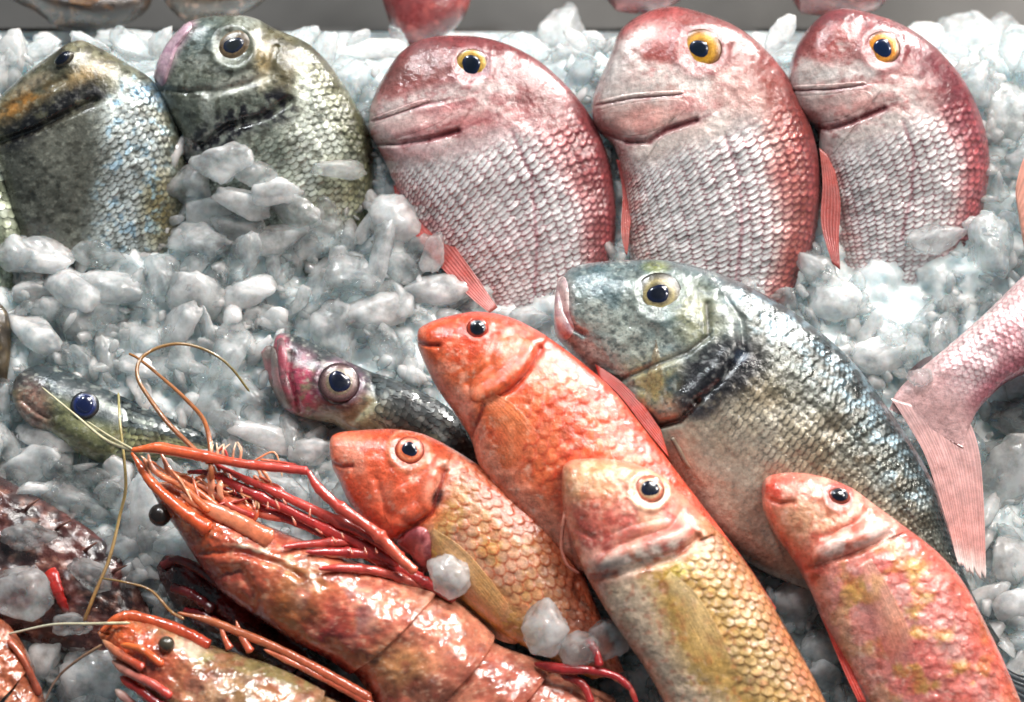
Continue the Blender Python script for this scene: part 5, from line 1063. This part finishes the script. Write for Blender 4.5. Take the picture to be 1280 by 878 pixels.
far_fish('brown_fish', 'blurred dark brown fish in the next tray beyond the two giltheads', [(70, 34), (40, 10), (0, -10), (-60, -60)], [(70, 34), (150, 30), (190, -10), (120, -90)], [(70, 54, 44), (46, 38, 34), (110, 80, 56)], 7.)
far_fish('brown_fish', 'blurred tan and brown fish in the next tray just behind the olive gilthead', [(230, 26), (205, 0), (200, -40), (210, -90)], [(230, 26), (300, 16), (340, -20), (300, -90)], [(96, 82, 70), (70, 60, 54), (190, 150, 130)], 8.)
far_fish('orange_fish', 'blurred orange brown fish in the next tray behind the orange cheeked gilthead', [(86, 16), (90, -10), (96, -50)], [(86, 16), (130, 12), (136, -30)], [(150, 96, 50), (120, 76, 44), (170, 120, 70)], 9., -.05)

# ------------------------------------------------------------------ loose ice
def ico(sub):
    bm = bmesh.new(); bmesh.ops.create_icosphere(bm, subdivisions=sub, radius=1)
    V = np.array([v.co[:] for v in bm.verts]); F = np.array([[v.index for v in f.verts] for f in bm.faces]); bm.free()
    return V, F
def ice_shape(V, seed, kind):
    """half-melted lump: flattened facets with rounded edges, or a rounded pebble"""
    r = np.random.default_rng(seed)
    if kind == 'pebble': K, lo, hi, p = 7, .80, 1.0, 9
    elif kind == 'slab': K, lo, hi, p = 12, .55, 1.0, 34
    else: K, lo, hi, p = 13, .5, .95, 30
    N = r.normal(size=(K, 3)); N /= np.linalg.norm(N, axis=1, keepdims=True); c = r.uniform(lo, hi, K)
    dn = np.clip(V @ N.T, 0.02, None) / c
    R = (np.sum(dn ** p, 1) + 1.0) ** (-1 / p)
    W = V * R[:, None]
    sx = {'pebble': (1.15, .92, .62), 'slab': (1.2, 1.0, .45), 'lump': (1.1, .95, .8)}[kind]
    W = W * np.array(sx) * (1 + r.normal(0, .06, 3))
    n = fbm(V[:, 0] * 2.2 + seed, V[:, 1] * 2.2, V[:, 2] * 2.2, 3) - .5; n2 = fbm(V[:, 0] * 6 + seed, V[:, 1] * 6, V[:, 2] * 6, 2) - .5
    return W * (1 + .42 * n + .16 * n2)[:, None]
V3, F3 = ico(4); V2, F2 = ico(2)
PROTO = {}
for kind, cnt in (('pebble', 5), ('lump', 9), ('slab', 6)):
    for k in range(cnt):
        W = ice_shape(V3, 100 + len(PROTO) * 7, kind)
        for mi in range(3):
            me = bpy.data.meshes.new('ice_chunk'); me.vertices.add(len(W)); me.vertices.foreach_set('co', W.astype(np.float32).ravel())
            me.loops.add(F3.size); me.loops.foreach_set('vertex_index', F3.astype(np.int32).ravel())
            me.polygons.add(len(F3)); me.polygons.foreach_set('loop_start', (np.arange(len(F3)) * 3).astype(np.int32)); me.polygons.foreach_set('loop_total', np.full(len(F3), 3, np.int32))
            me.polygons.foreach_set('use_smooth', np.ones(len(F3), bool)); me.update(calc_edges=True); me.materials.append(M_ICE[mi])
            PROTO[(kind, k, mi)] = me
KN = {'pebble': 5, 'lump': 9, 'slab': 6}
LOOK = ['clear', 'cloudy', 'frosted white']
def top_h(px, py):
    best = bed_h(np.array(float(px)), np.array(float(py))); d = Vector(ray(px, py)).normalized()
    for b in ALL_BVH:
        h = b.ray_cast(Vector(cam_pos), d)
        if h[0] is not None: best = max(best, float(height(np.array(h[0]))))
    return float(best)
def place(px, py, w, h, ang, kind, mi, hz, label, group, k=None, thick=.75, wob=.25):
    o = bpy.data.objects.new('ice_chunk', PROTO[(kind, random.randrange(KN[kind]) if k is None else k, mi)]); COL.objects.link(o)
    a = math.radians(ang)
    X = RGT * math.cos(a) - UPV * math.sin(a); Y = RGT * math.sin(a) + UPV * math.cos(a); Z = -FWD
    R = Matrix((X, Y, Z)).transposed().to_4x4()
    J = Matrix.Rotation(random.gauss(0, wob), 4, 'X') @ Matrix.Rotation(random.gauss(0, wob), 4, 'Y')
    S = Matrix.Diagonal((w * PXM / 2, h * PXM / 2, min(w, h) * PXM / 2 * thick / .62, 1))
    o.matrix_world = Matrix.Translation(at(float(px), float(py), float(hz))) @ R @ J @ S
    o['label'] = label; o['category'] = 'ice'
    if group: o['group'] = group
    return o
# lumps one can point to
NAMED = [
 (135, 360, 84, 54, 5, 'pebble', 2, .004, 'oval frosted ice pebble just below the orange cheeked gilthead'),
 (240, 372, 62, 84, 20, 'slab', 2, .004, 'tall pale ice slab standing below the gap between the giltheads'),
 (302, 366, 84, 52, -10, 'lump', 2, .003, 'wide frosted ice lump under the belly of the olive gilthead'),
 (470, 391, 78, 52, -8, 'pebble', 2, .004, 'wide frosted ice pebble above the snout of the dark backed bass'),
 (497, 275, 66, 68, 30, 'pebble', 2, .006, 'round pinkish white ice pebble on the red fin of the bream'),
 (544, 312, 34, 74, 18, 'lump', 1, .008, 'narrow cloudy ice piece lying across the red belly fin'),
 (545, 363, 72, 46, 0, 'pebble', 2, .006, 'smooth oval ice pebble just above the deep orange red mullet'),
 (426, 320, 36, 48, 10, 'lump', 1, .006, 'upright cloudy ice piece on the tail of the olive gilthead'),
 (506, 335, 60, 50, 0, 'lump', 1, .002, 'cloudy ice lump between two pebbles beside the red belly fin'),
 (520, 205, 52, 46, 0, 'slab', 0, 0.104, 'clear ice lump under the jaw of the bream with thin eye ring'),
 (563, 716, 46, 62, 0, 'lump', 1, .004, 'upright cloudy ice piece between large prawn legs and golden fin'),
 (683, 783, 52, 70, 8, 'lump', 1, .004, 'bright white ice piece resting on the tail of the orange pink mullet'),
 (722, 812, 50, 44, 0, 'lump', 0, .004, 'clear ice piece beside the bright white one above the prawn tail'),
 (760, 795, 56, 66, -10, 'lump', 1, .003, 'cloudy ice piece wedged against the belly of the golden mullet'),
 (770, 850, 46, 44, 0, 'lump', 0, .003, 'clear ice piece beneath the prawn tail tip'),
 (991, 756, 48, 78, 10, 'lump', 1, .004, 'tall cloudy ice piece wedged between the golden and rosy mullets'),
 (1026, 815, 42, 62, 0, 'pebble', 1, .004, 'smooth ice piece below the tall one between golden and rosy mullets'),
 (1168, 298, 92, 50, -12, 'slab', 0, .004, 'clear ice slab lying across the tail end of the orange ringed bream'),
 (1040, 372, 70, 66, 20, 'lump', 2, 0.104, 'frosted ice lump between gilthead back and the orange ringed bream'),
 (1216, 48, 92, 74, 10, 'pebble', 1, .008, 'biggest rounded ice lump on the back rim beside the orange ringed bream'),
 (1150, 48, 66, 50, -10, 'lump', 2, 0.104, 'ice lump touching the forehead of the orange ringed bream'),
 (1256, 36, 60, 70, 0, 'lump', 1, .006, 'upright ice lump against the biggest rounded lump on the back rim'),
 (1215, 104, 90, 74, 0, 'lump', 1, 0.104, 'large cloudy ice lump beneath the biggest rounded one'),
 (1262, 140, 60, 90, 0, 'slab', 1, .003, 'long cloudy ice piece under the biggest rounded lump, by the pink fin'),
 (700, 42, 50, 92, 0, 'lump', 2, .010, 'tall upright frosted ice block on the back rim between two pink breams'),
 (655, 62, 70, 50, 0, 'lump', 1, 0.104, 'cloudy ice lump at the foot of the tall upright block'),
 (733, 66, 46, 60, 0, 'slab', 2, 0.104, 'flat frosted ice piece leaning on the tall upright block'),
 (409, 56, 36, 54, -20, 'lump', 2, 0.110, 'upright ice piece touching the back of the olive gilthead'),
 (460, 62, 96, 42, 0, 'slab', 2, 0.106, 'wide flat ice slab behind the snout of the thin ringed bream'),
 (440, 105, 50, 70, 0, 'lump', 1, 0.102, 'cloudy ice lump in the gap between olive gilthead and pink bream'),
 (975, 44, 26, 62, 25, 'slab', 2, 0.106, 'slim upright ice stick between the golden eyed and orange ringed breams'),
 (14, 76, 34, 80, 0, 'slab', 2, .004, 'tall pale ice slab behind the snout of the orange cheeked gilthead'),
 (62, 50, 38, 26, 0, 'lump', 2, 0.106, 'small white ice bit above the eye of the orange cheeked gilthead'),
 (160, 50, 90, 40, 8, 'slab', 1, 0.104, 'broad cloudy ice slab behind the two giltheads'),
 (95, 632, 110, 70, 25, 'slab', 0, .001, 'thin clear ice sheet lying over the maroon rough skinned fish'),
 (20, 740, 78, 84, 0, 'slab', 0, .002, 'clear bubbly ice slab on the flank of the maroon fish'),
 (36, 668, 60, 46, 10, 'lump', 0, .001, 'small clear ice lump on the back of the maroon rough skinned fish'),
 (112, 716, 54, 44, 30, 'slab', 0, .001, 'clear ice flake on the maroon fish beside the golden feeler'),
 (150, 690, 60, 50, 0, 'lump', 1, .001, 'cloudy ice lump at the tail of the maroon rough skinned fish'),
 (90, 778, 56, 40, 0, 'lump', 0, .001, 'clear ice lump against the belly of the maroon fish'),
 (120, 842, 80, 86, -20, 'slab', 1, .004, 'cloudy ice slab under the feet of the brown and orange prawn'),
 (62, 815, 46, 70, 20, 'lump', 2, .004, 'frosted ice piece between corner prawn and cloudy slab'),
 (40, 580, 96, 54, -8, 'lump', 2, .004, 'wide frosted ice lump below the small dark olive fish'),
 (60, 545, 76, 40, 15, 'pebble', 2, 0.106, 'pale ice pebble against the chin of the small dark olive fish'),
 (240, 684, 80, 70, 0, 'lump', 1, 0.104, 'cloudy ice lump in front of the dark ball eye of the prawn'),
 (175, 640, 46, 100, 5, 'slab', 2, .004, 'long pale ice slab behind the vertical feeler'),
 (330, 545, 90, 46, 15, 'slab', 2, 0.104, 'flat frosted ice slab under the chin of the dark backed bass'),
 (392, 560, 60, 50, 0, 'lump', 2, 0.103, 'frosted ice lump just before the snout of the orange pink mullet'),
 (438, 620, 40, 60, 10, 'slab', 1, 0.104, 'cloudy pinkish ice piece under the chin of the orange pink mullet'),
 (660, 398, 56, 40, 0, 'slab', 1, 0.106, 'cloudy ice piece behind the head of the deep orange red mullet'),
 (282, 205, 84, 62, 10, 'lump', 1, .003, 'large cloudy ice lump on the throat of the olive gilthead'),
 (345, 236, 78, 50, -5, 'lump', 2, .003, 'frosted ice lump on the flank of the olive gilthead'),
 (300, 252, 70, 46, 20, 'slab', 2, .004, 'flat frosted ice piece over the belly of the olive gilthead'),
 (318, 214, 56, 44, 30, 'lump', 0, .003, 'clear ice lump pressed under the dark gill of the olive gilthead'),
 (372, 262, 70, 48, 10, 'lump', 1, .002, 'cloudy ice lump on the tail half of the olive gilthead'),
 (236, 232, 56, 66, -15, 'lump', 1, .002, 'cloudy ice lump in the gap beside the back of the grey silver gilthead'),
 (400, 300, 60, 46, -20, 'slab', 0, .003, 'clear ice slab over the buried tail of the olive gilthead'),
 (300, 282, 64, 40, 0, 'lump', 0, .003, 'clear ice lump in front of the buried olive gilthead belly'),
 (120, 318, 70, 44, 10, 'slab', 0, .002, 'clear ice slab over the lower flank of the grey silver gilthead'),
 (214, 190, 60, 74, 10, 'lump', 2, .103, 'frosted ice lump in the gap between the two giltheads'),
 (262, 262, 72, 54, 0, 'lump', 2, .004, 'frosted ice lump low on the throat side of the olive gilthead'),
 (22, 316, 56, 50, 0, 'lump', 2, .004, 'frosted ice lump beside the pale scaled bream edge'),
 (255, 150, 70, 60, 0, 'lump', 1, 0.102, 'cloudy ice lump under the cheek of the olive gilthead'),
 (258, 300, 92, 60, 5, 'lump', 1, .004, 'broad cloudy ice lump between the buried tails of the giltheads'),
 (340, 300, 80, 46, -10, 'slab', 1, .004, 'cloudy ice slab over the buried belly of the olive gilthead'),
 (200, 345, 46, 66, -10, 'lump', 1, 0.104, 'cloudy upright ice piece against the back of the grey silver gilthead'),
 (60, 320, 90, 60, 0, 'lump', 2, .003, 'frosted ice heaped on the belly of the grey silver gilthead'),
 (44, 362, 70, 46, 0, 'lump', 2, .002, 'frosted ice lump next to the oval pebble under the orange cheeked gilthead'),
 (420, 212, 66, 34, 0, 'slab', 0, .002, 'thin clear ice film lying across the scales of the olive gilthead'),
 (1150, 470, 30, 30, 0, 'lump', 0, .001, 'small clear ice bit by the dark fin of the hanging tail'),
 (1265, 480, 50, 44, 0, 'lump', 2, .004, 'white ice lump under the pale pink bream at its peduncle'),
 (1255, 600, 60, 120, 10, 'slab', 1, .003, 'long cloudy ice slab beside the hanging pink tail fin'),
 (1262, 700, 50, 70, 0, 'slab', 2, .003, 'pale ice slab beyond the tip of the hanging tail fin'),
]
used = []
for (x, y, w, h, a, kind, mi, off, lab) in NAMED:
    z = (float(bed_h(np.array(float(x)), np.array(max(72., float(y))))) + off - .1 if off >= .09 else top_h(x, y) + off) + min(w, h) * PXM * .12
    place(x, y, w, h, a, kind, mi, z, lab, None, wob=.18); used.append((x, y, (w + h) / 4))
ZONES = [((lambda x, y: y < 90 and x < 230), 'on the back rim behind the orange cheeked gilthead'), ((lambda x, y: y < 90 and x < 520), 'on the back rim behind the olive gilthead'),
         ((lambda x, y: y < 90 and x < 780), 'on the back rim behind the thin ringed bream'), ((lambda x, y: y < 90), 'on the back rim behind the orange ringed bream'),
         ((lambda x, y: x > 1180 and y < 340), 'beside the back of the orange ringed bream'),
         ((lambda x, y: x < 110 and y < 470), 'below the belly of the grey silver gilthead'), ((lambda x, y: x < 250 and y < 470), 'below the tail of the grey silver gilthead'),
         ((lambda x, y: x < 370 and y < 350), 'against the belly of the olive gilthead'), ((lambda x, y: x < 370 and y < 440), 'above the golden feeler loop'),
         ((lambda x, y: x < 500 and y < 330), 'between the olive gilthead and the pink bream'), ((lambda x, y: x < 500 and y < 440), 'above the head of the dark backed bass'),
         ((lambda x, y: x < 700 and y < 440), 'around the red fin of the pink bream'),
         ((lambda x, y: x > 960 and y < 400), 'under the belly of the orange ringed bream'), ((lambda x, y: x > 960 and x < 1180 and y < 560), 'along the back of the large gilthead'),
         ((lambda x, y: x > 960 and y < 620), 'around the hanging pink tail'), ((lambda x, y: x > 1180), 'beside the back of the rosy red mullet'), ((lambda x, y: x > 960), 'between the rosy and golden mullets'),
         ((lambda x, y: x < 140 and y < 620), 'under the small dark olive fish'), ((lambda x, y: x < 330 and y < 560), 'behind the golden feelers'),
         ((lambda x, y: x < 300 and y < 700), 'before the eye of the large prawn'), ((lambda x, y: x < 300), 'around the brown and orange prawn'),
         ((lambda x, y: y < 640), 'below the chin of the dark backed bass'), ((lambda x, y: True), 'among the mullets and the prawn tail')]
GX0, GY0, GS = -80, -20, 6
gxx, gyy = np.meshgrid(np.arange(GX0, 1380, GS, dtype=float), np.arange(GY0, 960, GS, dtype=float))
G_IN = np.zeros(gxx.shape, bool); G_D = np.full(gxx.shape, 1e9)
for m in MASKS:
    e = np.vstack([m, m[:1]]); lo = e.min(0) - 60; hi = e.max(0) + 60
    sel = (gxx > lo[0]) & (gxx < hi[0]) & (gyy > lo[1]) & (gyy < hi[1]); xs, ys = gxx[sel], gyy[sel]
    if not len(xs): continue
    G_IN[sel] |= inside(xs, ys, m); G_D[sel] = np.minimum(G_D[sel], seg_dist(xs, ys, e[::2])[0])
def mask_state(x, y):
    i = int(np.clip(round((y - GY0) / GS), 0, gxx.shape[0] - 1)); j = int(np.clip(round((x - GX0) / GS), 0, gxx.shape[1] - 1))
    return bool(G_IN[i, j]), float(G_D[i, j])
for k in range(26):
    x = 8 + k * 50 + random.uniform(-16, 16); y = random.uniform(46, 66); sz = random.uniform(30, 58)
    if mask_state(x, y)[0] or mask_state(x, y)[1] < 8: continue
    zone = next(t for f, t in ZONES if f(x, y)); kind = random.choice(['lump', 'slab']); mi = random.choice([0, 1, 1])
    place(x, y, sz, sz * random.uniform(.6, 1.1), random.uniform(0, 180), kind, mi, float(bed_h(np.array(x), np.array(90.))) + random.uniform(0, .006), f'{"small" if sz < 44 else "tall"} {LOOK[mi]} {"flat ice piece" if kind == "slab" else "crushed ice lump"} {zone}', 'loose ice ' + zone, wob=.5)
    used.append((x, y, sz / 2))
count = 0; tries = 0
while count < 220 and tries < 9000:
    tries += 1
    x = random.uniform(-25, 1305); y = random.uniform(48, 900); sz = random.choice([38, 46, 54, 62, 72, 86]) * random.uniform(.85, 1.15) * (1.0 if tries < 4500 else .65)
    if any((x - a) ** 2 + (y - b) ** 2 < (0.52 * (sz / 2 + r)) ** 2 for a, b, r in used): continue
    ins, dm = mask_state(x, y)
    if ins or dm < sz * .22: continue
    kind = random.choice(['pebble', 'lump', 'lump', 'lump', 'slab', 'slab']); mi = random.choices([0, 1, 2], [.48, .34, .18])[0]
    zone = next(t for f, t in ZONES if f(x, y)); size = 'small' if sz < 40 else 'medium' if sz < 58 else 'large'; asp = random.uniform(.58, .98); shp = 'elongated ' if asp < .68 else 'chunky ' if asp > .88 else ''
    lab = f'{size} {shp}{LOOK[mi]} {"rounded ice pebble" if kind == "pebble" else "flat ice piece" if kind == "slab" else "crushed ice lump"} {zone}'
    h = bed_h(np.array(x), np.array(max(y, 72))) + sz * PXM * .20 + random.uniform(-.004, .005)
    place(x, y, sz * 1.12, sz * asp, random.uniform(0, 180), kind, mi, h, lab, 'loose ice ' + zone, wob=.5)
    used.append((x, y, sz / 2)); count += 1
# fine crushed ice filling every gap: nobody could count it
def fine_ice():
    shapes = [ice_shape(V2, 900 + k * 11, random.choice(['lump', 'slab', 'slab'])) for k in range(24)]
    VV = {0: [], 1: [], 2: []}; FF = {0: [], 1: [], 2: []}; off = {0: 0, 1: 0, 2: 0}; n = 0
    while n < 1900:
        x = random.uniform(-60, 1340); y = random.uniform(52, 920); ins, dm = mask_state(x, y)
        if ins and dm > 10: continue
        sz = random.uniform(9, 26) if n % 4 else random.uniform(24, 42); W = shapes[random.randrange(24)] * (sz * PXM / 2) * np.array([1, random.uniform(.7, 1), 1])
        q = Vector((random.gauss(0, 1), random.gauss(0, 1), random.gauss(0, 1))).normalized(); R = np.array(Matrix.Rotation(random.uniform(0, 6.28), 3, q))
        h = float(bed_h(np.array(x), np.array(max(y, 66.)))) + random.uniform(-.001, .008); k = random.choices([0, 1, 2], [.5, .35, .15])[0]
        VV[k].append(W @ R.T + at(x, y, h)); FF[k].append(F2 + off[k]); off[k] += len(W); n += 1
    for k in range(3):
        o = mesh('crushed_ice', np.vstack(VV[k]), [np.vstack(FF[k])], M_ICE[k]); o['kind'] = 'stuff'
        o['label'] = f'fine {LOOK[k]} crushed ice filling the gaps between the lumps'; o['category'] = 'ice'
fine_ice()
